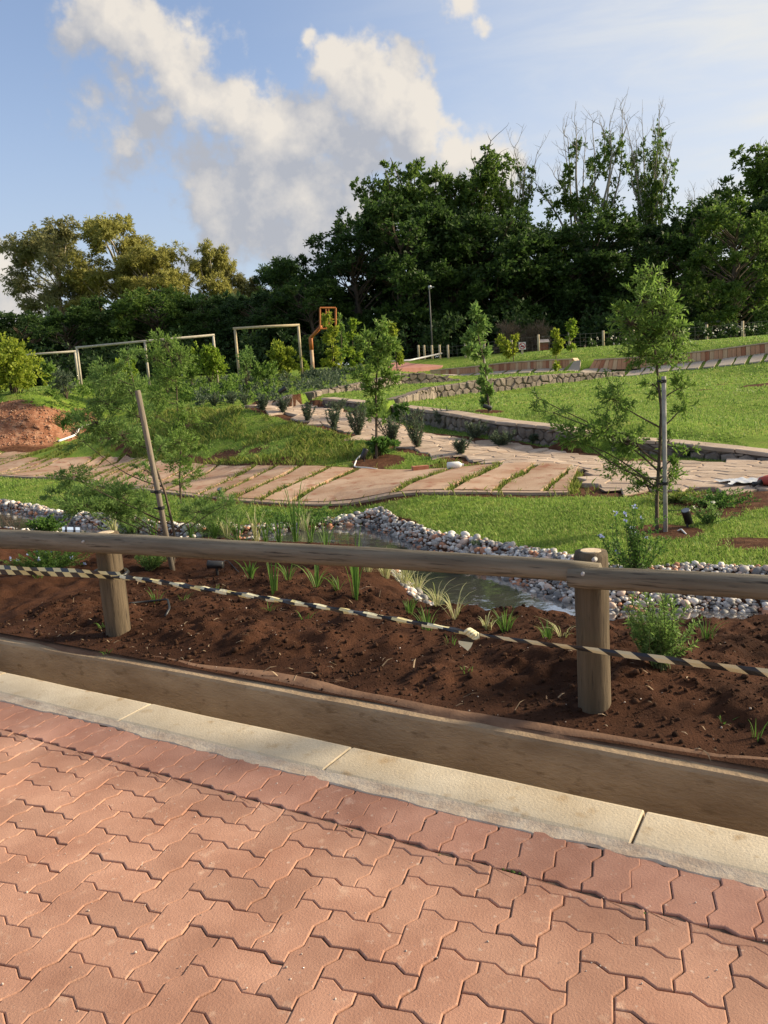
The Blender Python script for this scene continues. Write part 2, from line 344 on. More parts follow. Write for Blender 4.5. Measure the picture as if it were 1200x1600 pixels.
def wall_steps(x, y, h):
    for key, (P, zt, zb) in WL.items():
        dep = .5 if key.startswith('bench') else .27
        near_w = (x > P[:, 0].min()-2) & (x < P[:, 0].max()+2) & (y > P[:, 1].min()-2) & (y < P[:, 1].max()+2)
        if not near_w.any(): continue
        best = np.full(x.shape, 9.); fr = np.zeros(x.shape, bool); a_ = np.zeros(x.shape); b_ = np.zeros(x.shape)
        for i in range(len(P)-1):
            e = P[i+1]-P[i]; l = e@e; tr = ((x-P[i, 0])*e[0]+(y-P[i, 1])*e[1])/l; t = np.clip(tr, 0, 1); d = np.hypot(x-P[i, 0]-t*e[0], y-P[i, 1]-t*e[1])+np.where((tr < -.02) | (tr > 1.02), .0, 0)
            c = (x-P[i, 0])*e[1]-(y-P[i, 1])*e[0]; m = d < best; best = np.where(m, d, best); fr = np.where(m, c > 0, fr)
            a_ = np.where(m, zt[i]+(zt[i+1]-zt[i])*t, a_); b_ = np.where(m, zb[i]+(zb[i+1]-zb[i])*t, b_)
        fr = fr | (best < dep); front = near_w & fr & (best < 1.6); back_ = near_w & ~fr & (best < 1.5)
        h = np.where(front, np.minimum(h, b_+.0+np.maximum(best-.7, 0)*np.where(best > dep, .5, 0)), h)
        w = 1-sstep(.9, 1.5, best); h = np.where(back_, h+(a_-.05-h)*w, h)
    return h
def terr(x, y):
    h = base_h(x, y); x = np.asarray(x, float); y = np.asarray(y, float)
    d = wdist(x, y)
    h = np.where(d < 2.5, np.minimum(h, WZ-.04+np.maximum(d, -.12)*np.interp(y, [6.3, 8.6], [.56, .92])), h)
    return wall_steps(x, y, h)
def th(x, y): return float(terr(np.array([x]), np.array([y]))[0])
def G(px, py, tmax=80):
    """where the sight line of a photo point meets the ground"""
    r = ray(px, py); ds = np.concatenate([np.arange(2.5, 15, .08), np.arange(15, tmax, .2)]); P = CAM[None]+r[None]*(ds/r[1])[:, None]
    k = np.nonzero(terr(P[:, 0], P[:, 1]) >= P[:, 2])[0]
    if len(k) == 0: return None
    a, b = ds[max(k[0]-1, 0)], ds[k[0]]
    for _ in range(14):
        c = (a+b)/2; p = CAM+r*(c/r[1])
        if th(p[0], p[1]) >= p[2]: b = c
        else: a = c
    p = CAM+r*(b/r[1]); return np.array([p[0], p[1], th(p[0], p[1])])
# ------------------------------------------------------------------ zones on the ground
def gpoly(pts, zf=0.0):
    out = []
    for p in pts:
        q = G(*p)
        out.append(tuple((q if q is not None else onz(p[0], max(p[1], 690), zf))[:2]))
    return out
PATH = [(-22,26.5),(-15,22.7),(-9.25,18.65),(-6.34,16.3),(-4.8,14.45),(-2.4,11.62),(0,10.62),(2.4,9.88),(2.75,9.75),(3.05,12.25),(1.14,13.04),(-1.1,14.1),(-2.46,15.06),(-4.96,18.05),(-6.87,21),(-11.2,26.3),(-16,28.5),(-22,31)]
RAMP = gpoly([(384,635),(450,649),(520,669),(600,691),(660,706),(720,719),(800,730),(905,733)]) + [(2.8,9.72)] + gpoly([(1000,768),(1100,767),(1200,767),(1300,764),(1300,724),(1200,722),(1040,722),(940,716),(860,706),(780,693),(700,682),(600,657),(500,635),(404,627)])
NEAR = [tuple(uv(-16, 2.86)[:2]), tuple(uv(10, 2.86)[:2])] + [(8.8,2.0),(5,3.85),(2.9,4.85),(2.2,5.06),(1.6,5.05),(1.05,5.22),(.45,5.78),(.25,6.7),(.12,7.3),(-.1,8.0),(-.5,8.5),(-1.0,8.85),(-1.75,9.3),(-2.5,9.45),(-3.9,10.1),(-5.9,11.5),(-8.6,14.2),(-14.5,17.2)]
REDBANK = gpoly([(-60,625),(0,628),(60,632),(130,640),(160,655),(110,690),(60,697),(-60,705)])
PITS = [(G(1040,832), .34), (G(590,722), .55), (G(270,890), .3), (G(764,642), .4)]
UNDER = gpoly([(640,577),(700,573),(800,560),(800,555),(700,566),(620,572)])
def ccoord(x, y): return np.asarray(x)*N31[0]+np.asarray(y)*N31[1]
def masks(x, y):
    """grass cover, red subsoil"""
    d = wdist(x, y); near = inpoly(x, y, NEAR)
    g_ = np.ones(np.shape(x))
    n = fbm(x*1.3, y*1.3, 4, 3)
    g_ *= np.where(near, 0, 1); g_ *= sstep(0, .2, d+n*.06-np.interp(y, [6.3, 8.6], [.40, .16]))
    dp = pdist(x, y, PATH); ip = inpoly(x, y, PATH); dr = pdist(x, y, RAMP); ir = inpoly(x, y, RAMP)
    g_ *= np.where(ip, .75, sstep(.10, .36, dp+n*.14))
    g_ *= np.where(ir, 0, sstep(.05, .45, dr+n*.2))
    red = np.where(inpoly(x, y, REDBANK), 1., 0.); g_ = np.where(red > 0, g_*sstep(.15, .5, n)*.7, g_)
    for p, r in PITS: g_ *= sstep(r*.7, r*1.15, np.hypot((x-p[0]), (y-p[1])*.8)+n*.1)
    # bare patches
    for px, py, rx in ((1160,785,1.0),(1195,775,.8),(1120,800,.5),(330,722,1.4),(420,725,.9),(60,700,1.5),(1190,600,.9),(1130,600,.45),(1100,608,.4),(690,728,.5),(1180,850,.35)):
        p = G(px, py)
        if p is not None: g_ *= sstep(rx*.35, rx*1.1, np.hypot((x-p[0])*.8, (y-p[1])*1.3)+(n+1.2*fbm(x*4, y*4, 3, 5))*.45*rx)
    return g_, red
# terrain sheet, finer where the picture looks at it closely
def spaced(segs):
    o = [segs[0][0]]
    for a, b, s in segs:
        k = max(int(round((b-a)/s)), 1); o += list(a+(b-a)*np.arange(1, k+1)/k)
    return np.array(o)
gx = spaced([(-1500,-200,260),(-200,-60,14),(-60,-25,1.6),(-25,-9,.4),(-9,-3.5,.13),(-3.5,5,.075),(5,9,.16),(9,25,.45),(25,60,1.6),(60,200,14),(200,1500,260)])
gy = spaced([(-300,-40,65),(-40,1,5),(1,4.4,.3),(4.4,11,.075),(11,17,.13),(17,36,.27),(36,50,.6),(50,70,1.5),(70,200,12),(200,2500,230)])
GX, GY = np.meshgrid(gx, gy); X, Y = GX.ravel(), GY.ravel()
Z = terr(X, Y)
cc = ccoord(X, Y); near_ = inpoly(X, Y, NEAR)
close = (np.hypot(X, Y) < 60)
Z = np.where(cc < 2.93, -.62, Z)
dn = pdist(X, Y, NEAR)
Z = np.where(near_ & (cc >= 2.93), Z-np.clip(dn*.6, .02, .15), Z)
ipth = inpoly(X, Y, PATH) | inpoly(X, Y, RAMP)
Z = np.where(ipth, Z-.035, Z)
det = np.where(close & (Y > 4), 1, 0)
Z = Z + det*np.where(ipth, .3, 1)*(fbm(X*.7, Y*.7, 3, 9)*.035 + fbm(X*5, Y*5, 3, 19)*.012)*np.clip((np.hypot(X, Y))/8, .3, 1)
gm_, rm_ = masks(X, Y)
Z += det*rm_*np.abs(fbm(X*2.2, Y*2.2, 4, 31))*.35*sstep(0, .8, pdist(X, Y, REDBANK))
W_, H_ = len(gx), len(gy)
idx = np.arange(W_*H_).reshape(H_, W_)
quads = np.stack([idx[:-1, :-1], idx[:-1, 1:], idx[1:, 1:], idx[1:, :-1]], -1).reshape(-1, 4)
def groundmat():
    m = bpy.data.materials.new('ground_mat'); m.use_nodes = True; t = m.node_tree; N = t.nodes; L = t.links
    b = N['Principled BSDF']; b.inputs['Roughness'].default_value = .95; b.inputs['Specular IOR Level'].default_value = .1
    pos = N.new('ShaderNodeNewGeometry').outputs['Position']
    def noise(sc, de=7, ro=.6):
        n = N.new('ShaderNodeTexNoise'); n.inputs['Scale'].default_value = sc; n.inputs['Detail'].default_value = de; n.inputs['Roughness'].default_value = ro
        L.new(pos, n.inputs['Vector']); return n.outputs['Fac']
    def ramp(v, *st):
        n = N.new('ShaderNodeValToRGB'); e = n.color_ramp.elements
        while len(e) < len(st): e.new(.5)
        for i, (p, c) in enumerate(st): e[i].position = p; e[i].color = (*c, 1)
        L.new(v, n.inputs[0]); return n.outputs[0]
    def mix(f, A, B):
        n = N.new('ShaderNodeMix'); n.data_type = 'RGBA'; L.new(f, n.inputs['Factor']); L.new(A, n.inputs['A']); L.new(B, n.inputs['B']); return n.outputs['Result']
    gr = ramp(noise(1.7), (.32, (.12, .20, .03)), (.5, (.19, .28, .04)), (.68, (.28, .31, .07)))
    gf = ramp(noise(38, 4), (.3, (.35, .35, .35)), (.62, (1.15, 1.15, 1.1)))
    mu = N.new('ShaderNodeMix'); mu.data_type = 'RGBA'; mu.blend_type = 'MULTIPLY'; mu.inputs['Factor'].default_value = .8; L.new(gr, mu.inputs['A']); L.new(gf, mu.inputs['B'])
    so_ = ramp(noise(9), (.3, (.05, .022, .012)), (.55, (.10, .045, .024)), (.75, (.17, .09, .05)))
    rd = ramp(noise(4), (.3, (.17, .075, .04)), (.5, (.29, .13, .075)), (.72, (.44, .26, .165)))
    ag = N.new('ShaderNodeAttribute'); ag.attribute_name = 'grass'; ar = N.new('ShaderNodeAttribute'); ar.attribute_name = 'red'
    s2 = mix(ar.outputs['Fac'], so_, rd)
    ad = N.new('ShaderNodeMath'); ad.operation = 'ADD'; L.new(ag.outputs['Fac'], ad.inputs[0])
    sb = N.new('ShaderNodeMath'); sb.operation = 'MULTIPLY_ADD'; L.new(noise(14), sb.inputs[0]); sb.inputs[1].default_value = .9; sb.inputs[2].default_value = -.45; L.new(sb.outputs[0], ad.inputs[1])
    mr = N.new('ShaderNodeMapRange'); L.new(ad.outputs[0], mr.inputs[0]); mr.inputs[1].default_value = .35; mr.inputs[2].default_value = .6
    L.new(mix(mr.outputs[0], s2, mu.outputs['Result']), b.inputs['Base Color'])
    bn = N.new('ShaderNodeBump'); bn.inputs['Distance'].default_value = .03; L.new(noise(30, 8, .7), bn.inputs['Height']); L.new(bn.outputs[0], b.inputs['Normal'])
    return m
GROUND = groundmat()
o = link('ground', wmesh('ground', np.stack([X, Y, Z], 1), quads, GROUND, True, attrs={'grass': gm_, 'red': rm_})); tag(o, kind='structure')

# ------------------------------------------------------------------ water
wm_ = bpy.data.materials.new('pond_water'); wm_.use_nodes = True
_b = wm_.node_tree.nodes['Principled BSDF']; _b.inputs['Base Color'].default_value = (.065, .062, .06, 1); _b.inputs['Roughness'].default_value = .03
_b.inputs['IOR'].default_value = 3.4; _b.inputs['Specular IOR Level'].default_value = .9
_nt = wm_.node_tree; _n1 = _nt.nodes.new('ShaderNodeTexNoise'); _n1.inputs['Scale'].default_value = 5; _n1.inputs['Detail'].default_value = 5
_gp = _nt.nodes.new('ShaderNodeNewGeometry'); _nt.links.new(_gp.outputs['Position'], _n1.inputs['Vector'])
_bp = _nt.nodes.new('ShaderNodeBump'); _bp.inputs['Distance'].default_value = .0035; _nt.links.new(_n1.outputs['Fac'], _bp.inputs['Height']); _nt.links.new(_bp.outputs[0], _b.inputs['Normal'])
def grow(P, k):
    c = []
    n = len(P)
    for i in range(n):
        a, b = np.array(P[i-1]), np.array(P[(i+1) % n]); t = b-a; t /= np.linalg.norm(t)+1e-9
        nrm_ = np.array([-t[1], t[0]]); c.append(tuple(np.array(P[i])+nrm_*k))
    return c
wp = [p for p in grow(WATER, .22)]
water = link('water', wmesh('water', [(p[0], p[1], WZ) for p in wp], [list(range(len(wp)))], wm_)); tag(water, kind='structure')
water.data.polygons[0].flip() if water.data.polygons[0].normal.z < 0 else None

# ------------------------------------------------------------------ brick paving (zigzag pavers, herringbone with a header course)
A_ = .1128
KN = 2.205                                         # kerb's near edge, measured across the street
_h = [(0.0, 0.0), (.33, .085), (.67, -.085)]
def zig(v): return [(s, d) for s, d in _h]
def paver_poly(kind):
    """outline in lattice units, counter-clockwise, origin at lower-left"""
    w, h = (2, 1) if kind == 'H' else (1, 2)
    P = []
    for i in range(w):
        for s, d in _h: P.append((i+s, 0+d))
    for j in range(h):
        for s, d in _h: P.append((w-d, j+s))
    for i in range(w):
        for s, d in reversed([(1.0, 0.0), (.67, -.085), (.33, .085)][0:3][::-1][::1]): pass
        for s, d in ((1.0, 0.), (.67, -.085), (.33, .085)): P.append((w-1-i+s, h+d))
    for j in range(h):
        for s, d in ((1.0, 0.), (.67, -.085), (.33, .085)): P.append((0-d, h-1-j+s))
    return np.array(P)
def clip_half(P, cmax):
    out = []; n = len(P)
    for i in range(n):
        a, b = P[i], P[(i+1) % n]; ia, ib = a[1] <= cmax, b[1] <= cmax
        if ia: out.append(a)
        if ia != ib: t = (cmax-a[1])/(b[1]-a[1]); out.append(a+(b-a)*t)
    return np.array(out)
def inset(P, k):
    n = len(P); out = []
    for i in range(n):
        a, b, c = P[i-1], P[i], P[(i+1) % n]
        e1, e2 = b-a, c-b; e1 = e1/(np.linalg.norm(e1)+1e-9); e2 = e2/(np.linalg.norm(e2)+1e-9)
        n1, n2 = np.array([-e1[1], e1[0]]), np.array([-e2[1], e2[0]]); m_ = n1+n2; l = m_@m_
        m_ = m_*2/max(l, .8) if l > 1e-6 else n1
        out.append(b+m_*k)
    return np.array(out)
def paver_shape(P, gap=.0013, ch=.0038, top=0., dep=-.055):
    a, b, c = inset(P, gap), inset(P, gap+ch*.45), inset(P, gap+ch); n = len(P)
    v = [(*p, dep) for p in a]+[(*p, top-ch*.85) for p in a]+[(*p, top-ch*.25) for p in b]+[(*p, top) for p in c]
    f = [list(range(3*n, 4*n))]
    for r in range(3): f += [[r*n+i, r*n+(i+1) % n, (r+1)*n+(i+1) % n, (r+1)*n+i] for i in range(n)]
    return v, f
PAVE = mat('paver_brick', (.365, .184, .122), (.492, .272, .186), 3.2, .85, .0022, 150, objvar=.10, c3=(.58, .38, .27), coord='pos', f3=.60, dirt=.17)
PAVE2 = mat('paver_red', (.375, .179, .122), (.495, .262, .186), 3.2, .85, .0022, 150, objvar=.10, c3=(.58, .37, .29), coord='pos', f3=.60, dirt=.17)
paving = empty('paving', (0, 0, 0)); tag(paving, kind='structure')
RM = Matrix(((E31[0], N31[0], 0, 0), (E31[1], N31[1], 0, 0), (0, 0, 1, 0), (0, 0, 0, 1)))
_pt = onz(335, 1357.5, 0); U0_, V0_ = _pt[:2]@E31, _pt[:2]@N31
hdr_top = KN-.012; hdr_bot = hdr_top-.2225; cutc = hdr_bot-.006
pavers = []
meH = wmesh('paver', *paver_shape(paver_poly('H')*A_), PAVE); meV = wmesh('paver', *paver_shape(paver_poly('V')*A_), PAVE); meD = wmesh('paver', *paver_shape(paver_poly('V')*A_*np.array([1.006, .985])), PAVE2)
_uh = onz(847, 1376, 0)[:2]@E31
for k in range(-58, 34):
    pavers.append((meD, _uh+k*A_*1.006, hdr_bot))
for ix in range(-60, 40):
    for iy in range(-40, 12):
        s = (ix+iy) % 4
        if s not in (3, 1): continue
        u, v = U0_+ix*A_, V0_+iy*A_
        if v > cutc-.02 or v < .15 or u < -6.6 or u > 3.6: continue
        P = paver_poly('H' if s == 3 else 'V')*A_
        if (v+P[:, 1].max()) > cutc:
            Q = clip_half(P, cutc-v)
            if len(Q) < 4 or Q[:, 1].max()-Q[:, 1].min() < .025: continue
            me = wmesh('paver', *paver_shape(Q, ch=.005), PAVE)
        else: me = meH if s == 3 else meV
        pavers.append((me, u, v))
def inview(p, mar=30):
    v = np.array(p)-CAM; w = v@_F
    if w < .2: return False
    x, y = 600+FPX*(v@_R)/w, 800-FPX*(v@_U)/w
    return -mar < x < 1200+mar and -mar < y < 1600+mar
lst = []
for me, u, v in pavers:
    p = uv(u+.08, v+.08); lst.append((0 if inview(p, 60) else 1, np.linalg.norm(p-CAM), me, u, v))
lst.sort(key=lambda t: (t[0], t[1]))
rest_v, rest_f, rest_m = [], [], []
for i, (_, _, me, u, v) in enumerate(lst):
    w = uv(u+random.gauss(0, .0008), v+random.gauss(0, .0008), random.gauss(0, .0009))
    if i < 300:
        ob = link('paver', me, paving)
        ob.matrix_local = Matrix.Translation(w) @ RM @ Matrix.Rotation(random.gauss(0, .0045), 4, 'X') @ Matrix.Rotation(random.gauss(0, .0045), 4, 'Y') @ Matrix.Rotation(random.gauss(0, .008), 4, 'Z')
    else:
        mv = [tuple(Matrix.Translation(w) @ RM @ vv.co) for vv in me.vertices]; o_ = len(rest_v); rest_v += mv
        rest_f += [[q+o_ for q in pl.vertices] for pl in me.polygons]; rest_m += [1 if me is meD else 0]*len(me.polygons)
PAVE_ST = mat('paver_brick_far', (.365, .184, .122), (.492, .272, .186), 3.2, .85, .0018, 160, isl=.13, c3=(.52, .30, .2), f3=.66, dirt=.17)
PAVE_ST2 = mat('paver_red_far', (.375, .179, .122), (.495, .262, .186), 3.2, .85, .0018, 160, isl=.13, c3=(.52, .30, .22), f3=.64, dirt=.17)
st = link('paver', wmesh('paver', rest_v, rest_f, [PAVE_ST, PAVE_ST2], mi=rest_m), paving); tag(st, kind='stuff')
SAND = mat('joint_sand', (.07, .045, .032), (.17, .11, .08), 25, .95, .003, 90)
big = MB()
a_, b_ = uv(-7, KN+.03), uv(6, KN+.03); c_, d_ = uv(6, -9), uv(-7, -9)
big.add([(a_[0], a_[1], -.0075), (d_[0], d_[1], -.0075), (c_[0], c_[1], -.0075), (b_[0], b_[1], -.0075)], [[0, 1, 2, 3]])
obj('bedding_sand', big.data(), SAND, paving)
# street beyond what is paved piece by piece
far = MB()
P4 = [(-7, .15), (-7, KN), (-40, KN), (-40, -12), (40, -12), (40, KN), (3.7, KN), (3.7, .15)]
far.add([(*uv(u, c)[:2], -.002) for u, c in P4], [list(range(8))])
ob = obj('street', far.data(), PAVE_ST); tag(ob, kind='structure'); fix_normals(ob)

# ------------------------------------------------------------------ kerb
KERB = mat('kerb_concrete', (.46, .37, .25), (.62, .53, .39), 3, .8, .003, 90, objvar=.05, c3=(.40, .29, .17), f3=.57, lo=.3, hi=.7)
MORTAR = mat('mortar', (.44, .33, .24), (.60, .50, .38), 9, .9, .006, 60)
kerb = empty('kerb'); tag(kerb, kind='structure')
for k in range(-6, 6):
    u0, u1 = -1.696+1.167*k, -1.696+1.167*(k+1)
    # profile across (c, z), swept along u with slight unevenness
    prof = [(2.232, -.12), (2.232, -.002), (2.240, .006), (2.255, .010), (2.436, .012), (2.450, .008), (2.456, -.004), (2.456, -.42)]
    us = [u0+.004, u0+.008]+list(np.linspace(u0+.03, u1-.03, 8))+[u1-.008, u1-.004]; V = []; Fq = []; n = len(prof)
    dz = random.gauss(0, .0015)
    for i, u in enumerate(us):
        e = 0.003 if i in (0, len(us)-1) else 0
        for c, z in prof: V.append(uv(u, c+(e if c < 2.3 else -e), z-e*.8+dz+.0012*math.sin(u*7+c*9)))
    for i in range(len(us)-1): Fq += [[i*n+j, (i+1)*n+j, (i+1)*n+j+1, i*n+j+1] for j in range(n-1)]
    Fq += [list(range(n)), list(range((len(us)-1)*n, len(us)*n))]
    ob = obj('kerb_stone', (V, Fq), KERB, kerb); fix_normals(ob)
m = MB(); us = np.arange(-8, 5.4, .03); V = []
for i, u in enumerate(us):
    e = .022*fbm(u*9, 0.3, 3, 5)+.018*fbm(u*2, 4.3, 2, 6); z = .002*fbm(u*20, 2, 2, 8)
    V += [uv(u, 2.182+e, -.004), uv(u, 2.188+e, .003+z), uv(u, 2.214, .004+z), uv(u, 2.243, .0085), uv(u, 2.243, -.05)]
m.add(V, [[i*5+j, (i+1)*5+j, (i+1)*5+j+1, i*5+j+1] for i in range(len(us)-1) for j in range(4)])
ob = obj('mortar_strip', m.data(), MORTAR, kerb); fix_normals(ob)

# ------------------------------------------------------------------ drainage channel behind the kerb
CONC = mat('channel_concrete', (.22, .15, .09), (.43, .32, .205), 2.2, .9, .010, 30, c3=(.19, .128, .075), stretch=(1, 1, 2.6), f3=.57, lo=.28, hi=.72)
us = np.arange(-12, 8.01, .06); prof = [(2.835, -.5), (2.838, -.2), (2.842, -.018), (2.850, -.004), (2.965, -.002), (2.975, -.5)]
V = []
for u in us:
    b_ = .012*fbm(u*.8, 3, 3, 14)
    for j, (c, z) in enumerate(prof): V.append(uv(u, c+b_+.004*fbm(u*6, j*1.7, 2, 15), z+(.008*fbm(u*2.2, 9, 3, 16)-.004 if 1 < j < 5 else 0)))
ob = obj('channel_wall', (V, [[i*6+j, (i+1)*6+j, (i+1)*6+j+1, i*6+j+1] for i in range(len(us)-1) for j in range(5)]), CONC)
tag(ob, 'low brown concrete wall of the drainage channel, between pale kerb and dark soil bed', 'channel wall'); fix_normals(ob)
CFL = mat('channel_floor', (.10, .06, .035), (.17, .10, .06), 5, .95, .01, 40)
m = MB(); m.add([uv(-12, 2.44, -.36), uv(8, 2.44, -.36), uv(8, 2.84, -.36), uv(-12, 2.84, -.36)], [[0, 1, 2, 3]])
ob = obj('channel_floor', m.data(), CFL); tag(ob, kind='structure')

# ------------------------------------------------------------------ soil bed
SOIL = mat('bed_soil', (.034, .0150, .0085), (.078, .0345, .019), 2.2, .95, .012, 80, c3=(.105, .052, .031), spec=.08, f3=.6, lo=.4, hi=.62)
us = np.arange(-11, 7, .028); cs = np.concatenate([np.arange(2.90, 4.6, .022), np.arange(4.6, 7.8, .04)])
UU, CC = np.meshgrid(us, cs); SX = UU*E31[0]+CC*N31[0]; SY = UU*E31[1]+CC*N31[1]
def soil_z(x, y, u, c):
    d = wdist(x, y); t = terr(x, y)
    body = sstep(2.9, 3.3, c)*sstep(-.02, .5, d)
    lump = fbm(u*2.4, c*2.4, 4, 41)*.075 + np.abs(fbm(u*6, c*6, 4, 43))*.06 + np.abs(fbm(u*17, c*17, 4, 47))*.034*(.3+1.2*sstep(-.3, .4, fbm(u*1.1, c*1.1, 2, 49)))
    flat = 1-sstep(3.0, 3.25, c+fbm(u*1.5, c, 2, 50)*.12)
    mound = .05*np.exp(-((c-3.75)/.5)**2)
    return np.where(d < .55, np.minimum(np.maximum(t, base_h(x, y)*0+t), t+.03), t) + (lump-.01+mound)*body*(1-.75*flat)
for_post = [(G(928, 1102)), (G(183, 987))]
SZ = soil_z(SX, SY, UU, CC)
keep = (inpoly(SX, SY, NEAR) | (pdist(SX, SY, NEAR) < .1)) & (wdist(SX, SY) > -.22)
k4 = keep[:-1, :-1] & keep[:-1, 1:] & keep[1:, 1:] & keep[1:, :-1]
idx = np.arange(SX.size).reshape(SX.shape)
q = np.stack([idx[:-1, :-1], idx[:-1, 1:], idx[1:, 1:], idx[1:, :-1]], -1)[k4]
ob = link('soil', wmesh('soil', np.stack([SX.ravel(), SY.ravel(), SZ.ravel()], 1), q, SOIL, True)); tag(ob, kind='structure')
def sz(x, y):
    x = np.array([x]); y = np.array([y]); return float(soil_z(x, y, x*E31[0]+y*E31[1], x*N31[0]+y*N31[1])[0])
# spilled pink dust along the wall top
DUST = mat('dry_dust', (.20, .115, .07), (.12, .065, .04), 7, .95, .004, 60)
us = np.arange(-6, 4, .03); V = []
for u in us:
    w = max(.08*fbm(u*1.3, 7, 4, 61)+.018, .004)
    e = .02*fbm(u*3, 2, 3, 63); e2 = .03*fbm(u*2, 5, 3, 64); V += [uv(u, 2.875+e+e2, -.02), uv(u, 2.915+e+e2, .002), uv(u, 2.95+w+e2, .014), uv(u, 2.99+w+e2, -.012)]
ob = obj('dry_dust', (V, [[i*4+j, (i+1)*4+j, (i+1)*4+j+1, i*4+j+1] for i in range(len(us)-1) for j in range(3)]), DUST, smooth=True); tag(ob, kind='stuff'); fix_normals(ob)
# clods and grit
def ico(sub=0):
    t = (1+5**.5)/2
    v = np.array([(-1,t,0),(1,t,0),(-1,-t,0),(1,-t,0),(0,-1,t),(0,1,t),(0,-1,-t),(0,1,-t),(t,0,-1),(t,0,1),(-t,0,-1),(-t,0,1)], float); v /= np.linalg.norm(v[0])
    f = [(0,11,5),(0,5,1),(0,1,7),(0,7,10),(0,10,11),(1,5,9),(5,11,4),(11,10,2),(10,7,6),(7,1,8),(3,9,4),(3,4,2),(3,2,6),(3,6,8),(3,8,9),(4,9,5),(2,4,11),(6,2,10),(8,6,7),(9,8,1)]
    for _ in range(sub):
        v = list(map(tuple, v)); mid = {}; nf = []
        def md(a, b):
            k = (min(a, b), max(a, b))
            if k not in mid:
                p = (np.array(v[a])+np.array(v[b]))/2; mid[k] = len(v); v.append(tuple(p/np.linalg.norm(p)))
            return mid[k]
        for a, b, c in f:
            x, y, z = md(a, b), md(b, c), md(c, a); nf += [(a, x, z), (b, y, x), (c, z, y), (x, y, z)]
        f = nf; v = np.array(v)
    return np.array(v), np.array(f)
IV, IF = ico(0); IV1, IF1 = ico(1)
def blobs_mesh(P, S, base=(IV, IF), jit=.18, flat=(.7, 1.)):
    """many small stones joined: positions P (n,3), sizes S (n,)"""
    n = len(P); bv, bf = base; k = len(bv)
    an = rng.uniform(0, 6.28, n); sc = np.stack([rng.uniform(.8, 1.3, n), rng.uniform(.75, 1.1, n), rng.uniform(flat[0], flat[1], n)], 1)
    v = bv[None]*(1+rng.normal(0, jit, (n, k))[:, :, None]*.6)*sc[:, None]*S[:, None, None]
    tl = rng.normal(0, .3, n); y_, z_ = v[:, :, 1]*np.cos(tl)[:, None]-v[:, :, 2]*np.sin(tl)[:, None], v[:, :, 1]*np.sin(tl)[:, None]+v[:, :, 2]*np.cos(tl)[:, None]
    x_ = v[:, :, 0]*np.cos(an)[:, None]-y_*np.sin(an)[:, None]; y2 = v[:, :, 0]*np.sin(an)[:, None]+y_*np.cos(an)[:, None]
    w = np.stack([x_, y2, z_], -1)+P[:, None]
    f = (bf[None]+(np.arange(n)*k)[:, None, None]).reshape(-1, 3)
    return w.reshape(-1, 3), f
n = 11000; u = rng.uniform(-5, 3.2, n); c = 2.92+rng.beta(1.2, 1.6, n)*2.2
x = u*E31[0]+c*N31[0]; y = u*E31[1]+c*N31[1]; ok = inpoly(x, y, NEAR) & (wdist(x, y) > .12); x, y, u, c = x[ok], y[ok], u[ok], c[ok]
z = soil_z(x, y, u, c); s = .003+.036*rng.beta(.8, 9, len(x))
v, f = blobs_mesh(np.stack([x, y, z+s*.3], 1), s, jit=.3)
CLOD = mat('soil_clod', (.028, .0145, .009), (.064, .033, .02), 6, .95, .004, 90, isl=.3, spec=.08)
ob = link('soil_clods', wmesh('soil_clods', v, f, CLOD)); tag(ob, kind='stuff')
n = 150; u = rng.uniform(-5, 3.2, n); c = 2.95+rng.beta(1, 2.2, n)*1.6; x = u*E31[0]+c*N31[0]; y = u*E31[1]+c*N31[1]
v, f = blobs_mesh(np.stack([x, y, soil_z(x, y, u, c)+.003], 1), .002+.006*rng.beta(1, 4, n))
ob = link('soil_grit', wmesh('soil_grit', v, f, mat('grit', (.42, .34, .28), (.6, .52, .45), 3, .9, isl=.3))); tag(ob, kind='stuff')
# grit lying on the pavers
n = 420; u = rng.uniform(-3.2, 1.5, n); c = rng.uniform(.9, 2.19, n)
v, f = blobs_mesh(np.stack([u*E31[0]+c*N31[0], u*E31[1]+c*N31[1], np.full(n, .001)], 1), .0012+.0035*rng.beta(1, 3, n))
ob = link('paving_grit', wmesh('paving_grit', v, f, bpy.data.materials['grit'])); tag(ob, kind='stuff')

# dry twigs, straw and leaf scraps on the bed
V, F = [], []; n = 0
for i in range(330):
    u = random.uniform(-5, 3); c = 2.95+random.random()**1.4*1.9; p = uv(u, c)
    if not inpoly(np.array([p[0]]), np.array([p[1]]), NEAR)[0] or wdist(np.array([p[0]]), np.array([p[1]]))[0] < .15: continue
    l = random.uniform(.012, .055) if i % 3 else random.uniform(.05, .12); a = random.uniform(0, 6.28); d = np.array([math.cos(a), math.sin(a), random.uniform(-.1, .25)])*l; w = np.array([-math.sin(a), math.cos(a), .2])*random.uniform(.0015, .004)
    q = np.array([p[0], p[1], sz(p[0], p[1])+.006]); o_ = len(V); V += [q-w, q+d*.5-w+np.array([0, 0, l*.12]), q+d, q+d*.5+w+np.array([0, 0, l*.12]), q+w]; F.append([o_, o_+1, o_+2, o_+3, o_+4])
tag(link('bed_litter', wmesh('bed_litter', V, F, mat('dry_litter', (.16, .10, .06), (.40, .30, .19), 9, .9, isl=.4))), kind='stuff')
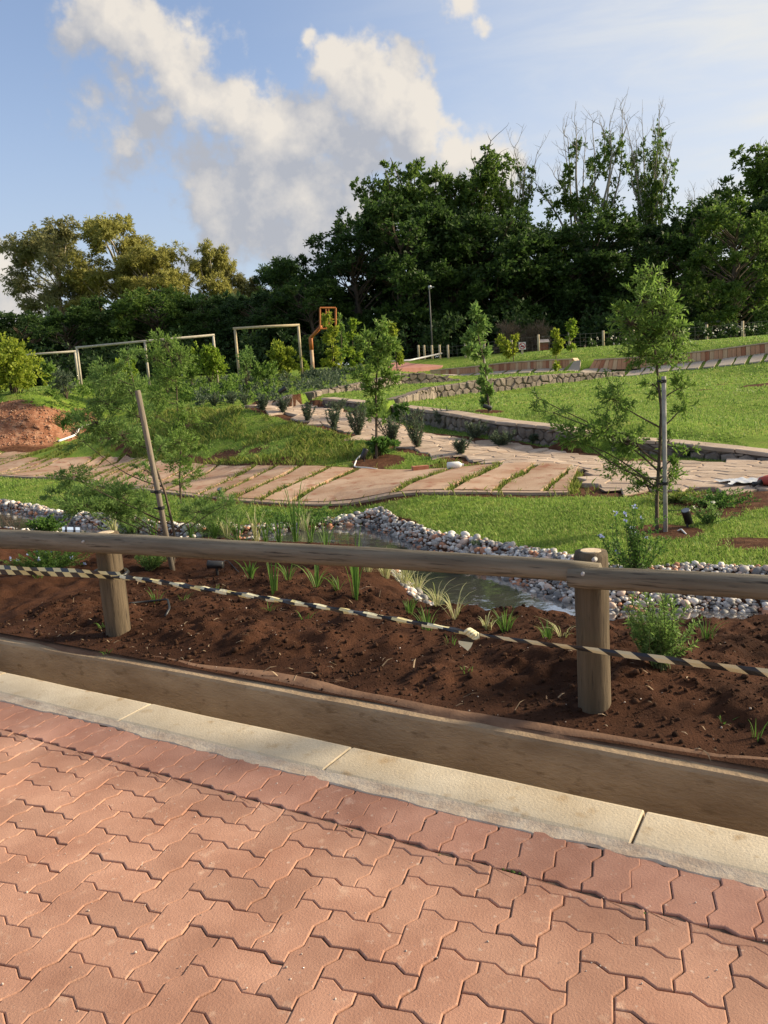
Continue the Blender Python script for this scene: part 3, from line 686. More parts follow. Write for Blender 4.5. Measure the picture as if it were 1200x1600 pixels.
# rubble on the red subsoil bank
rb = np.array(REDBANK); x = rng.uniform(rb[:, 0].min(), rb[:, 0].max(), 5000); y = rng.uniform(rb[:, 1].min(), rb[:, 1].max(), 5000); ok = inpoly(x, y, REDBANK); x, y = x[ok], y[ok]
s = .012+.09*rng.beta(1, 6, len(x)); zz = terr(x, y)+np.abs(fbm(x*2.2, y*2.2, 4, 31))*.35*sstep(0, .8, pdist(x, y, REDBANK))
v, f = blobs_mesh(np.stack([x, y, zz+s*.2], 1), s, jit=.3)
tag(link('bank_rubble', wmesh('bank_rubble', v, f, mat('red_rubble', (.20, .10, .06), (.42, .25, .165), 2.5, .95, .01, 20, isl=.35))), kind='stuff')
# moss in the open joint by the header course
MOSS = mat('moss_green', (.05, .08, .015), (.10, .15, .03), 20, .95, isl=.3)
mp_ = []
for px, py, k in ((545, 1297, 26), (520, 1288, 14), (800, 1361, 16), (690, 1338, 12), (360, 1243, 10), (1010, 1428, 8), (200, 1192, 8), (600, 1600, 3), (335, 1508, 3)):
    b = onz(px, py, -.003)
    for _ in range(k): t = random.gauss(0, .018); mp_.append((b[0]+E31[0]*t+random.gauss(0, .002), b[1]+E31[1]*t+random.gauss(0, .002), -.004))
v, f = blobs_mesh(np.array(mp_), rng.uniform(.002, .0055, len(mp_)), jit=.4); tag(link('moss', wmesh('moss', v, f, MOSS)), kind='stuff')
# ------------------------------------------------------------------ pebble banks of the stream
PEBC = [((.74, .70, .64), (.6, .56, .51)), ((.42, .39, .36), (.34, .31, .28)), ((.15, .145, .14), (.21, .20, .19)), ((.40, .18, .1), (.48, .23, .13)), ((.60, .45, .36), (.50, .37, .29))]
PEB = [mat('pebble_stone', a, b, 30, .6, 0, objvar=0, isl=.12, spec=.35) for a, b in PEBC]
def scatter(x0, x1, y0, y1, sp):
    nx, ny = int((x1-x0)/sp), int((y1-y0)/sp); a, b = np.meshgrid(np.arange(nx), np.arange(ny))
    return (x0+(a+rng.uniform(0, 1, a.shape))*sp).ravel(), (y0+(b+rng.uniform(0, 1, a.shape))*sp).ravel()
PX, PY, PS = [], [], []
for (x0, x1, y0, y1, sp, s0) in ((-.2, 5.5, 3.6, 7.2, .0255, .021), (-.8, 2.2, 7.2, 10.6, .034, .026), (-6, -.3, 9, 13.5, .042, .03), (-12, -4.5, 12, 18, .06, .036)):
    x, y = scatter(x0, x1, y0, y1, sp); d = wdist(x, y); nr = inpoly(x, y, NEAR)
    wid = np.interp(y, [6.3, 8.6], [.50, .22])+.10*fbm(x*1.5, y*1.5, 2, 71)
    ok = (~nr) & (d > -.16) & (d < wid)
    edge = nr & (d < .2) & (d > -.06) & (fbm(x*1.3, y*1.3, 2, 75) > -.1) & (rng.uniform(size=len(x)) < .55)
    ok |= edge
    x, y = x[ok], y[ok]; PX.append(x); PY.append(y); PS.append(s0*np.clip(rng.lognormal(-.12, .33, len(x)), .45, 1.9))
PX, PY, PS = map(np.concatenate, (PX, PY, PS)); PZ = np.maximum(terr(PX, PY), WZ-.08)+PS*rng.uniform(.15, .75, len(PX))
dist = np.sqrt(PX**2+PY**2); vis = np.array([inview((a, b, c)) for a, b, c in zip(PX, PY, PZ)])
order = np.lexsort((dist/PS, ~vis))
bank = empty('pebble_bank'); tag(bank, kind='structure')
colr = rng.choice(5, len(PX), p=(.34, .26, .17, .09, .14))
wet = (wdist(PX, PY) < .09) & (rng.uniform(size=len(PX)) < .7); colr = np.where(wet, rng.choice([1, 2, 2, 3], len(PX)), colr)
pm = {}
for kk in range(5):
    for ss in range(3):
        vv = IV1*(1+rng.normal(0, .05, (len(IV1), 1)))*np.array([1.2, .95, .72]); pm[kk, ss] = wmesh('pebble', vv, IF1, PEB[kk], True)
for i in order[:300]:
    ob = link('pebble', pm[int(colr[i]), random.randrange(3)], bank, (PX[i], PY[i], PZ[i]))
    ob.scale = (PS[i],)*3; ob.rotation_euler = (random.gauss(0, .35), random.gauss(0, .35), random.uniform(0, 6.28))
ri = order[300:]
v, f = blobs_mesh(np.stack([PX[ri], PY[ri], PZ[ri]], 1), PS[ri], base=(IV, IF), jit=.08, flat=(.6, .85))
ob = link('pebble', wmesh('pebble', v, f, PEB, True, mi=np.repeat(colr[ri], len(IF))), bank); tag(ob, kind='stuff')

# ------------------------------------------------------------------ post and rail fence
WOOD = mat('pole_wood', (.20, .15, .095), (.33, .26, .17), 6, .85, .004, 30, c3=(.09, .07, .05), stretch=(1, 1, 1), f3=.58)
def woodmat(name, c1, c2, c3, axis, sc=1.0):
    """weathered wood with grain along an axis (world direction)"""
    m = mat(name, c1, c2, 20*sc, .85, .007, 60*sc, c3=c3, f3=.56)
    t = m.node_tree; gp_ = [n for n in t.nodes if n.type == 'NEW_GEOMETRY'][0]; outs = [l.to_socket for l in t.links if l.from_node == gp_]
    mpn = t.nodes.new('ShaderNodeMapping'); mpn.vector_type = 'TEXTURE'; mpn.inputs['Rotation'].default_value = Vector(axis).to_track_quat('X', 'Z').to_euler(); mpn.inputs['Scale'].default_value = (14, 1, 1)
    t.links.new(gp_.outputs['Position'], mpn.inputs[0])
    for s in outs: t.links.new(mpn.outputs[0], s)
    return m
RAILW = woodmat('rail_wood', (.12, .10, .07), (.23, .195, .14), (.04, .032, .024), (E31[0], E31[1], 0))
POSTW = woodmat('post_wood', (.075, .056, .034), (.14, .104, .066), (.03, .023, .016), (0, 0, 1))
CUT = mat('cut_wood', (.55, .42, .27), (.68, .56, .4), 60, .8, .002, 90, c3=(.4, .28, .16), f3=.55)
BOLT = mat('galvanised', (.42, .40, .37), (.3, .28, .26), 40, .5)
def onc(px, py, c):
    r = ray(px, py); n = np.array([N31[0], N31[1], 0]); return CAM+r*((c-CAM@n)/(r@n))
fence = empty('post_and_rail_fence', uv(-1, 3.2), 'low timber pole fence of round posts and rails, along the soil bed', 'fence')
PC = 3.19
for (bx, by, tx, ty, rad, lean, dark) in ((929, 1085, 923, 861, .071, 0.0, 1), (184, 975, 166, 832, .078, 0.0, 0)):
    b = onc(bx, by, PC); t = onc(tx, ty, PC)
    b = np.array([b[0], b[1], -.25]); ax_ = t-onc(bx, by, PC); t2 = t
    pts = [b+(t2-b)*s for s in np.linspace(0, 1, 9)]
    m = MB(); m.tube(pts[:-1]+[t2-(t2-b)*.02, t2], [rad*(1+.02*random.uniform(-1, 1)) for _ in range(8)]+[rad, rad*.93], 28)
    m = m.data()
    vv = np.array(m[0]); an = np.arctan2(vv[:, 1]-pts[0][1], vv[:, 0]-pts[0][0])
    p = obj('post', m, POSTW, fence, True)
    m2 = MB(); m2.tube([t2+np.array([0, 0, -.005]), t2+np.array([.0, 0, .004])], [rad*.62, rad*.60], 20)
    obj('cut_face', m2.data(), CUT, p)
# left and right far posts outside the frame keep the rails carried
for uu in (-7.6, 5.8):
    m = MB(); m.tube([uv(uu, PC, -.25), uv(uu, PC, .3), uv(uu, PC, .72)], [.075, .073, .07], 20); obj('post', m.data(), POSTW, fence, True)
RC = 3.085
def rail(pxs, rads, u_ext):
    pts = [onc(px, py, RC) for px, py in pxs]
    if u_ext < 0: d = pts[0]-pts[1]; d /= np.linalg.norm(d); pts = [pts[0]+d*3.2]+pts; rads = [rads[0]*1.06]+rads
    if u_ext > 0: d = pts[-1]-pts[-2]; d /= np.linalg.norm(d); pts = pts+[pts[-1]+d*4]; rads = rads+[rads[-1]]
    # resample
    P = np.array(pts); sl_ = np.r_[0, np.cumsum(np.linalg.norm(np.diff(P, axis=0), axis=1))]; s = np.linspace(0, sl_[-1], 60)
    Q = np.stack([np.interp(s, sl_, P[:, k]) for k in range(3)], 1); rr = np.interp(s, sl_, rads)
    Q[:, 2] += .004*fbm(s*1.1, 3, 3, 81); rr = rr*(1+.035*fbm(s*1.7, 5, 3, 83)); rr[0] *= .93; rr[-1] *= .93
    m = MB(); m.tube(list(Q), list(rr), 26, wob=.012); return m
ob = obj('rail', rail([(0, 842), (200, 851), (400, 861), (600, 873), (800, 886), (937, 896)], [.066, .060, .053, .050, .047, .046], -1).data(), RAILW, fence, True); ob['label'] = 'long grey round rail crossing both posts'
ob = obj('rail', [*[MB() for _ in ()], rail([(893, 899), (1000, 903), (1100, 908), (1200, 914)], [.044, .045, .0455, .046], 1)][0].data(), RAILW, fence, True); ob['label'] = 'right rail lapped over the end of the long one'
ob.location = Vector(ob.location)+Vector((-N31[0]*.028, -N31[1]*.028, 0))
for px, py in ((910, 898), (927, 876), (128, 847)):
    p = onc(px, py, RC-.07); q = p+np.array([N31[0], N31[1], 0])*.03; m = MB(); m.tube([p, p+(q-p)*.3, q], [.006, .010, .010], 10); obj('bolt', m.data(), BOLT, fence, True)
# ------------------------------------------------------------------ footpath of long concrete slabs with grass strips
SLAB = mat('path_concrete', (.30, .175, .105), (.45, .32, .225), 1.1, .9, .006, 30, objvar=.16, c3=(.26, .11, .06), f3=.53)
path = empty('footpath'); tag(path, kind='structure')
nearL = np.array([(-22,26.5),(-15,22.7),(-9.25,18.65),(-6.34,16.3),(-4.8,14.45),(-2.4,11.62),(0,10.62),(2.4,9.88),(2.85,9.72)])+0.0
farL = np.array([(-22,31),(-16,28.5),(-11.2,26.3),(-6.87,21),(-4.96,18.05),(-2.46,15.06),(-1.1,14.1),(1.14,13.04),(2.0,12.7),(3.2,12.2)])
def poly_at(P, s):
    sl_ = np.r_[0, np.cumsum(np.linalg.norm(np.diff(P, axis=0), axis=1))]; return np.array([np.interp(s, sl_, P[:, k]) for k in (0, 1)])
def slab_block(c4, top=.035, seg=(7, 3), dep=.14, name='path_slab', m=SLAB, par=None, jag=.012):
    """slab between near-left, near-right, far-right, far-left corners, following the ground"""
    a, b, c, d = [np.array(p) for p in c4]; V = []; nu, nv = seg[1]+1, seg[0]+1
    for i in range(nv):
        t = i/(nv-1); l = a+(d-a)*t; r = b+(c-b)*t
        for j in range(nu):
            p = l+(r-l)*j/(nu-1)
            if i in (0, nv-1) or j in (0, nu-1): p = p+rng.normal(0, jag, 2)
            V.append((p[0], p[1], 0))
    V = np.array(V); V[:, 2] = np.minimum(terr(V[:, 0], V[:, 1]), .12 if par is path else 9)+top
    n = len(V); F = [[i*nu+j, i*nu+j+1, (i+1)*nu+j+1, (i+1)*nu+j] for i in range(nv-1) for j in range(nu-1)]
    rim = [j for j in range(nu)]+[i*nu+nu-1 for i in range(1, nv)]+[(nv-1)*nu+j for j in range(nu-2, -1, -1)]+[i*nu for i in range(nv-2, 0, -1)]
    lo = V[rim]-np.array([0, 0, dep]); V = np.r_[V, lo]; k = len(rim)
    F += [[rim[i], n+i, n+(i+1) % k, rim[(i+1) % k]] for i in range(k)]
    ob = obj(name, (V, F), m, par); fix_normals(ob); return ob
# separators: (near px, far px) for the near stretch; further left they continue evenly
seps = [(892, 769, 930, 733), (850, 770, 893, 736), (772, 772, 838, 735), (700, 773, 776, 736), (614, 775, 700, 738), (452, 777, 556, 738), (402, 777, 514, 738), (362, 777, 468, 738)]
W = []
for nx, ny, fx, fy in seps: W.append((onz(nx, ny, 0)[:2], onz(fx, fy, .03)[:2]))
# walking on to the left by arc length along both edges
def arc_of(P, q):
    best = (1e9, 0); s = 0
    for i in range(len(P)-1):
        e = P[i+1]-P[i]; l = np.linalg.norm(e); t = np.clip((q-P[i])@e/l/l, 0, 1); dd = np.linalg.norm(P[i]+e*t-q)
        if dd < best[0]: best = (dd, s+t*l)
        s += l
    return best[1]
Wc = []
for n_, f_ in W: Wc.append((poly_at(nearL, arc_of(nearL, n_)), poly_at(farL, arc_of(farL, f_))))
sn, sf = arc_of(nearL, Wc[-1][0]), arc_of(farL, Wc[-1][1])
wid = [.55, .5, 1.35, .55, .5, 1.5, .55, .5, .5, 1.4, .6, .5, 1.4, .5, .5, 1.3, .6, .6, .6, 1.2, .6, .6]
for w in wid:
    sn -= w*.92; sf -= w*1.12
    if sn < 0 or sf < 0: break
    Wc.append((poly_at(nearL, sn), poly_at(farL, sf)))
for i in range(len(Wc)-1):
    (n1, f1), (n0, f0) = Wc[i], Wc[i+1]       # right and left separators
    g0 = .07 if i > 1 else .05
    e1 = (n0-n1)/np.linalg.norm(n0-n1); e2 = (f0-f1)/np.linalg.norm(f0-f1); q = np.linalg.norm(n0-n1)
    gp = min(g0, .14*q)
    slab_block([n0-e1*gp, n1+e1*gp, f1+e2*gp, f0-e2*gp], par=path)
# thin edging course along the near edge
P = nearL; sl_tot = np.sum(np.linalg.norm(np.diff(P, axis=0), axis=1)); s = 1.0
EDGE = mat('edge_concrete', (.30, .21, .15), (.40, .30, .22), 3, .9, .003, 40, objvar=.08)
while s < sl_tot-1.1:
    a, b = poly_at(P, s), poly_at(P, s+.98); t = (b-a)/np.linalg.norm(b-a); n_ = np.array([-t[1], t[0]])
    slab_block([a-n_*.11, b-n_*.11, b-n_*.015, a-n_*.015], seg=(1, 4), name='edging_stone', m=EDGE, par=path, top=.028, jag=.004); s += 1.0
# the slabbed terrace in front of the timber benches
SLAB2 = mat('terrace_concrete', (.34, .28, .22), (.44, .37, .295), 1.6, .9, .004, 30, objvar=.10, c3=(.35, .26, .19))
terrace = empty('terrace_path'); tag(terrace, kind='structure')
tnear = [(700, 594), (775, 588), (850, 583), (930, 578), (1010, 573), (1090, 573), (1200, 563), (1290, 556)]
def dterr(px): return np.interp(px, [672, 735, 790, 855, 894, 928, 975, 1035, 1105, 1200, 1320], [41.5, 39.8, 38, 36.3, 35.4, 34.6, 34, 33.3, 32.2, 31, 29.6])
for i in range(26):
    x0 = 690+i*24; x1 = x0+(17 if i % 3 else 20)
    q = []
    for px, dd in ((x0, -1.5), (x1, -1.5), (x1+9, -.12), (x0+9, -.12)):
        p = at(px, 580, dterr(px)+dd); q.append(p[:2])
    slab_block(q, par=terrace, m=SLAB2, top=.05, seg=(3, 2), name='terrace_slab')

# ------------------------------------------------------------------ voronoi stones for walls and flagged ramp
def voronoi(pts, box, nn=16):
    """clip a box by bisectors; returns list of polygons"""
    P = np.array(pts); out = []
    for i, p in enumerate(P):
        d = np.linalg.norm(P-p, axis=1); near_i = np.argsort(d)[1:nn+1]
        poly = [np.array(q, float) for q in ((box[0], box[2]), (box[1], box[2]), (box[1], box[3]), (box[0], box[3]))]
        for j in near_i:
            m_ = (p+P[j])/2; nrm_ = P[j]-p; r = []
            for k in range(len(poly)):
                a, b = poly[k], poly[(k+1) % len(poly)]; da, db = (a-m_)@nrm_, (b-m_)@nrm_
                if da <= 0: r.append(a)
                if (da < 0) != (db < 0) and abs(da-db) > 1e-12: r.append(a+(b-a)*da/(da-db))
            poly = r
            if len(poly) < 3: break
        out.append(np.array(poly) if len(poly) >= 3 else None)
    return out
FLAG = mat('flag_stone', (.32, .23, .165), (.45, .35, .265), 3, .9, .006, 40, objvar=.16, c3=(.60, .53, .45), f3=.6)
FLAGS_ = mat('flag_stone_far', (.32, .23, .165), (.45, .35, .265), 3, .9, .006, 40, isl=.16, c3=(.60, .53, .45), f3=.6)
flags = empty('flagstone_path'); tag(flags, kind='structure')
rp = np.array(RAMP); pts = []
bx0, bx1, by0, by1 = rp[:, 0].min(), rp[:, 0].max(), rp[:, 1].min(), rp[:, 1].max()
sp = .40
for j in range(int((by1-by0)/sp)+1):
    for i in range(int((bx1-bx0)/sp)+1):
        x, y = bx0+(i+.5*(j % 2)+rng.uniform(-.32, .32))*sp, by0+(j+rng.uniform(-.32, .32))*sp
        if inpoly(np.array([x]), np.array([y]), RAMP)[0] or pdist(np.array([x]), np.array([y]), RAMP)[0] < sp*.9: pts.append((x, y))
cells = voronoi(pts, (bx0-1, bx1+1, by0-1, by1+1)); fl = []
for p, c in zip(pts, cells):
    if c is None or not inpoly(np.array([p[0]]), np.array([p[1]]), RAMP)[0]: continue
    cc_ = c.mean(0)
    if np.linalg.norm(c-cc_, axis=1).max() > .8: continue
    fl.append((math.hypot(*p), c))
fl.sort(key=lambda t: t[0]); fv, ff = [], []
for i, (dd, c) in enumerate(fl):
    a = inset(c, .010); b = inset(c, .022); n = len(c); dz = random.uniform(.02, .03)
    hc = th(*c.mean(0)); ha = np.clip(terr(a[:, 0], a[:, 1]), hc-.08, hc+.05); hb = np.clip(terr(b[:, 0], b[:, 1]), hc-.08, hc+.05)
    V = [(*q, z-.06) for q, z in zip(a, ha)]+[(*q, z+dz-.01) for q, z in zip(a, ha)]+[(*q, z+dz) for q, z in zip(b, hb)]
    F = [list(range(2*n, 3*n))]+[[r*n+k, r*n+(k+1) % n, (r+1)*n+(k+1) % n, (r+1)*n+k] for r in (0, 1) for k in range(n)]
    if i < 300: obj('flagstone', (V, F), FLAG, flags)
    else:
        o_ = len(fv); fv += V; ff += [[k+o_ for k in q] for q in F]
if fv: ob = obj('flagstone', (fv, ff), FLAGS_, flags); tag(ob, kind='stuff')
GROUT = mat('ramp_grout', (.30, .22, .16), (.40, .31, .23), 8, .95, .006, 40)
gxs = np.arange(bx0, bx1, .3); gys = np.arange(by0, by1, .3); ax_, ay_ = np.meshgrid(gxs, gys); az_ = terr(ax_, ay_)+.012
kp = inpoly(ax_, ay_, RAMP); k4 = kp[:-1, :-1] & kp[:-1, 1:] & kp[1:, 1:] & kp[1:, :-1]; idx = np.arange(ax_.size).reshape(ax_.shape)
q = np.stack([idx[:-1, :-1], idx[:-1, 1:], idx[1:, 1:], idx[1:, :-1]], -1)[k4]
ob = link('grout', wmesh('grout', np.stack([ax_.ravel(), ay_.ravel(), az_.ravel()], 1), q, GROUT, True), flags)

STONE = mat('wall_stone', (.15, .122, .10), (.25, .205, .165), 5, .9, .02, 16, objvar=.26, c3=(.33, .275, .225), f3=.6)
WMORT = mat('wall_mortar', (.13, .10, .08), (.2, .16, .13), 8, .95, .01, 30)
CAP = mat('coping_stone', (.33, .25, .185), (.44, .35, .27), 3, .9, .006, 30, objvar=.12)
def stone_wall(label, top_px, base_px, ss=.30, thick=.4, cap=True, seed=0):
    """polyline of (px, py, distance) for the top edge; base follows (px, py) at the same plan place"""
    T = np.array([at(*p) for p in top_px]); B = np.array([at(p[0], p[1], t[2]) for p, t in zip(base_px, top_px)])
    B[:, :2] = T[:, :2]
    sl_ = np.r_[0, np.cumsum(np.linalg.norm(np.diff(T[:, :2], axis=0), axis=1))]; L = sl_[-1]
    fx = lambda s: np.array([np.interp(s, sl_, T[:, 0]), np.interp(s, sl_, T[:, 1])])
    zt = lambda s: np.interp(s, sl_, T[:, 2]); zb = lambda s: np.interp(s, sl_, B[:, 2])
    def nrm(s):
        t = fx(min(s+.2, L))-fx(max(s-.2, 0)); t /= np.linalg.norm(t)+1e-9; n_ = np.array([t[1], -t[0]])
        return n_ if n_@(-fx(s)) > 0 else -n_
    root = empty('stone_wall', (*fx(L/2), zb(L/2)), label, 'stone wall')
    # backing
    k = max(int(L/.4), 2); m = MB(); V = []
    for i in range(k+1):
        s = L*i/k; p = fx(s); n_ = nrm(s)
        for off_, z in ((0, zb(s)-.25), (0, zt(s)-.02), (-thick, zt(s)-.02), (-thick, zb(s)-.25)): V.append((*(p+n_*off_), z))
    m.add(V, [[i*4+j, (i+1)*4+j, (i+1)*4+(j+1) % 4, i*4+(j+1) % 4] for i in range(k) for j in range(4)]+[[0, 1, 2, 3], [k*4, k*4+1, k*4+2, k*4+3]])
    fix_normals(obj('core', m.data(), WMORT, root))
    H = (T[:, 2]-B[:, 2]).max()+.12; pts = []
    for j in range(max(int(H/ss*1.15), 1)+1):
        for i in range(int(L/ss)+1): pts.append(((i+.5*(j % 2)+rng.uniform(-.3, .3))*ss, (j+.5+rng.uniform(-.25, .25))*ss*.85-.1))
    for p, c in zip(pts, voronoi(pts, (0, L, -.12, H+.3), 12)):
        if c is None: continue
        s0 = float(np.clip(p[0], 0, L)); hmax = zt(s0)-zb(s0)-(.05 if cap else 0)
        c = c.copy(); c[:, 1] = np.minimum(c[:, 1], hmax)
        if c[:, 1].max()-c[:, 1].min() < .05 or c[:, 0].max()-c[:, 0].min() < .06: continue
        try: a, b = inset(c, .012), inset(c, .045)
        except Exception: continue
        pr = random.uniform(.03, .09); V = []
        for lay, off_ in ((a, -.03), (a, pr*.5), (b, pr)):
            for q in lay:
                s = float(np.clip(q[0], 0, L)); pp = fx(s)+nrm(s)*(off_+random.gauss(0, .007)); V.append((*pp, zb(s)+q[1]))
        n = len(c); F = [list(range(2*n, 3*n))]+[[r*n+k_, r*n+(k_+1) % n, (r+1)*n+(k_+1) % n, (r+1)*n+k_] for r in (0, 1) for k_ in range(n)]
        fix_normals(obj('stone', (V, F), STONE, root))
    if cap:
        s = 0
        while s < L-.1:
            e = min(s+random.uniform(.5, .8), L); V = []
            for q in (s+.01, (s+e)/2, e-.01):
                p = fx(q); n_ = nrm(q); z = zt(q)
                for off_, zz_ in ((.07, z-.05), (.07, z), (.05, z+.012), (-thick, z+.012), (-thick, z-.05)): V.append((*(p+n_*(off_+random.gauss(0, .006))), zz_+random.gauss(0, .003)))
            fix_normals(obj('coping', (V, [[i*5+j, (i+1)*5+j, (i+1)*5+(j+1) % 5, i*5+(j+1) % 5] for i in range(2) for j in range(5)]+[[0, 1, 2, 3, 4], [10, 11, 12, 13, 14]]), CAP, root)); s = e
    return root
for key_, lab_, ss_, cap_ in (('long', 'long low stone retaining wall with pale coping beside the flagged path', .25, True), ('low', 'low overgrown stone edge of the lawn, right of the tall staked sapling', .26, True),
    ('litlow', 'sunlit tapering stone wall rising to the corner of the lower terrace', .34, False), ('back', 'grey stone terrace wall curving along the back of the lawn', .34, False),
    ('lithigh', 'warm lit stone wall of the upper terrace behind the slender sapling', .38, False), ('dark', 'shaded dark stone wall right of the upper terrace corner', .38, False)):
    stone_wall(lab_, *WALLS[key_], ss_, cap=cap_)

# ------------------------------------------------------------------ timber plank benches retaining the top lawn
PLK = [woodmat('plank_wood', a, b, c, (0, 0, 1), .6) for a, b, c in (((.50, .25, .14), (.60, .33, .19), (.38, .17, .09)), ((.36, .14, .075), (.46, .20, .11), (.26, .10, .05)), ((.60, .39, .23), (.68, .46, .28), (.46, .27, .15)))]
TOPW = mat('bench_top_wood', (.52, .38, .25), (.62, .47, .32), 3, .8, .003, 30, objvar=.08)
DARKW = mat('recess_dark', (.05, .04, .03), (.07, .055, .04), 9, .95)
def plank_bench(label, top_px, base_px, pw=.22, end=0):
    T = np.array([at(*p) for p in top_px]); B = np.array([at(p[0], p[1], t[2]) for p, t in zip(base_px, top_px)])
    sl_ = np.r_[0, np.cumsum(np.linalg.norm(np.diff(T[:, :2], axis=0), axis=1))]; L = sl_[-1]
    f3_ = lambda s, P, z: np.array([np.interp(s, sl_, P[:, 0]), np.interp(s, sl_, P[:, 1]), np.interp(s, sl_, P[:, 2])+z])
    root = empty('plank_bench', tuple(f3_(L/2, B, 0)), label, 'bench')
    def back(s, d):
        t = f3_(min(s+.2, L), T, 0)-f3_(max(s-.2, 0), T, 0); n_ = np.array([-t[1], t[0], 0]); n_ /= np.linalg.norm(n_)
        return n_*d if n_[1] > 0 else -n_*d
    n = int(L/pw)
    for i in range(n):
        s0, s1 = L*i/n+.006, L*(i+1)/n-.006; pr = random.uniform(-.008, .008); V = []
        for s in (s0, s1):
            for d in (pr, .05):
                V += [f3_(s, B, .0)+back(s, d), f3_(s, T, -.06)+back(s, d)]
        ob = obj('plank', (V, [[0, 1, 5, 4], [2, 6, 7, 3], [0, 2, 3, 1], [4, 5, 7, 6], [1, 3, 7, 5], [0, 4, 6, 2]]), random.choice((PLK[0], PLK[0], PLK[1], PLK[2])), root); fix_normals(ob)
    def strip(name, z0, z1, d0, d1, m, P0, P1):
        V = []; k = max(n//2, 2)
        for i in range(k+1):
            s = L*i/k
            V += [f3_(s, P0, z0)+back(s, d0), f3_(s, P1, z1)+back(s, d0), f3_(s, P1, z1)+back(s, d1), f3_(s, P0, z0)+back(s, d1)]
        fix_normals(obj(name, (V, [[i*4+j, (i+1)*4+j, (i+1)*4+(j+1) % 4, i*4+(j+1) % 4] for i in range(k) for j in range(4)]+[[0, 1, 2, 3], [k*4, k*4+1, k*4+2, k*4+3]]), m, root))
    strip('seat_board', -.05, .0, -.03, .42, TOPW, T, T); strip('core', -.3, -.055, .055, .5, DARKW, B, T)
    if end:
        # sloping slatted end, boards running across
        s = L if end > 0 else 0.0; a = f3_(s, T, 0); b0 = f3_(s, B, .02); t = f3_(L, T, 0)-f3_(L-.3, T, 0) if end > 0 else f3_(0, T, 0)-f3_(.3, T, 0)
        t[2] = 0; t /= np.linalg.norm(t); bk = back(s, .44)
        for k in range(6):
            q0, q1 = k/6+.012, (k+1)/6-.012; V = []
            for q in (q0, q1):
                p = a+(b0+t*.42-a)*q; up = np.array([0, 0, .02])+t*.02
                for e in (np.zeros(3), bk): V += [p+e, p+e+up]
            fix_normals(obj('end_board', (V, [[0, 1, 3, 2], [4, 6, 7, 5], [0, 4, 5, 1], [2, 3, 7, 6], [1, 5, 7, 3], [0, 2, 6, 4]]), TOPW, root))
        V = [a, f3_(s, B, -.1), b0+t*.42-np.array([0, 0, .12]), b0+t*.42]
        V = [p-np.array([0, 0, .01])+back(s, .01) for p in V]; V2 = [p+back(s, .42) for p in V]
        fix_normals(obj('end_cheek', (V+V2, [[0, 1, 2, 3], [4, 5, 6, 7], [0, 1, 5, 4], [1, 2, 6, 5], [2, 3, 7, 6], [3, 0, 4, 7]]), PLK[0], root))
plank_bench('left red timber plank bench ending in a pale slatted slope', [(672, 578, 41.5), (735, 572.5, 39.8), (790, 566, 38), (855, 561.5, 36.3), (894, 560, 35.4)], [(672, 591), (735, 585), (790, 580.5), (855, 577), (894, 577.5)], .17, 1)
plank_bench('right long timber plank bench climbing along the lawn top', [(928, 561, 34.6), (975, 558.5, 34), (1035, 554.5, 33.3), (1105, 547, 32.2), (1200, 534.5, 31), (1320, 519, 29.6)], [(919, 577.5), (975, 577), (1035, 572.5), (1105, 565), (1200, 553), (1320, 539)], .17, 0)

# ------------------------------------------------------------------ wire mesh fence with timber posts behind the lawn
FPOST = mat('fence_post_wood', (.42, .34, .21), (.52, .43, .28), 8, .85, .004, 40, objvar=.1)
WIRE = mat('wire', (.15, .15, .145), None, rough=.5)
def wire_fence(label, posts, hgt, cell=.3):
    P = [at(*p) for p in posts]
    root = empty('wire_fence', tuple(P[len(P)//2]), label, 'fence')
    for p in P:
        m = MB(); m.tube([p-np.array([0, 0, .3]), p+np.array([0, 0, hgt*.5]), p+np.array([0, 0, hgt+.04])], [.075, .07, .07], 10); obj('post', m.data(), FPOST, root, True)
    for a, b in zip(P, P[1:]):
        m = MB(); L = np.linalg.norm(b-a)
        for k in range(5): z = np.array([0, 0, hgt*(.12+.2*k)]); m.tube([a+z, b+z], .006 if k == 4 else .004, 4, cap=False)
        for k in range(1, int(L/cell)): p = a+(b-a)*k*cell/L; m.tube([p+np.array([0, 0, .05]), p+np.array([0, 0, hgt*.95])], .0035, 3, cap=False)
        obj('wire_mesh', m.data(), WIRE, root)
wire_fence('wire mesh fence on pale posts beside the red paved area', [(655, 567, 49), (664, 567, 48.8), (676, 567.5, 48.4), (688, 567, 48), (701, 567.5, 47.6), (728, 565, 47), (758, 562, 46.4), (800, 556, 45.6), (842, 553, 45), (890, 550, 44.5), (943, 547.5, 44)], 1.05)
wire_fence('wire mesh fence behind the rose bushes along the wood edge', [(943, 547.2, 44.05), (990, 545, 43.4), (1040, 541, 42.8), (1104, 538, 42.2), (1160, 533, 41.6), (1225, 527, 41), (1290, 521, 40.5)], 1.0)

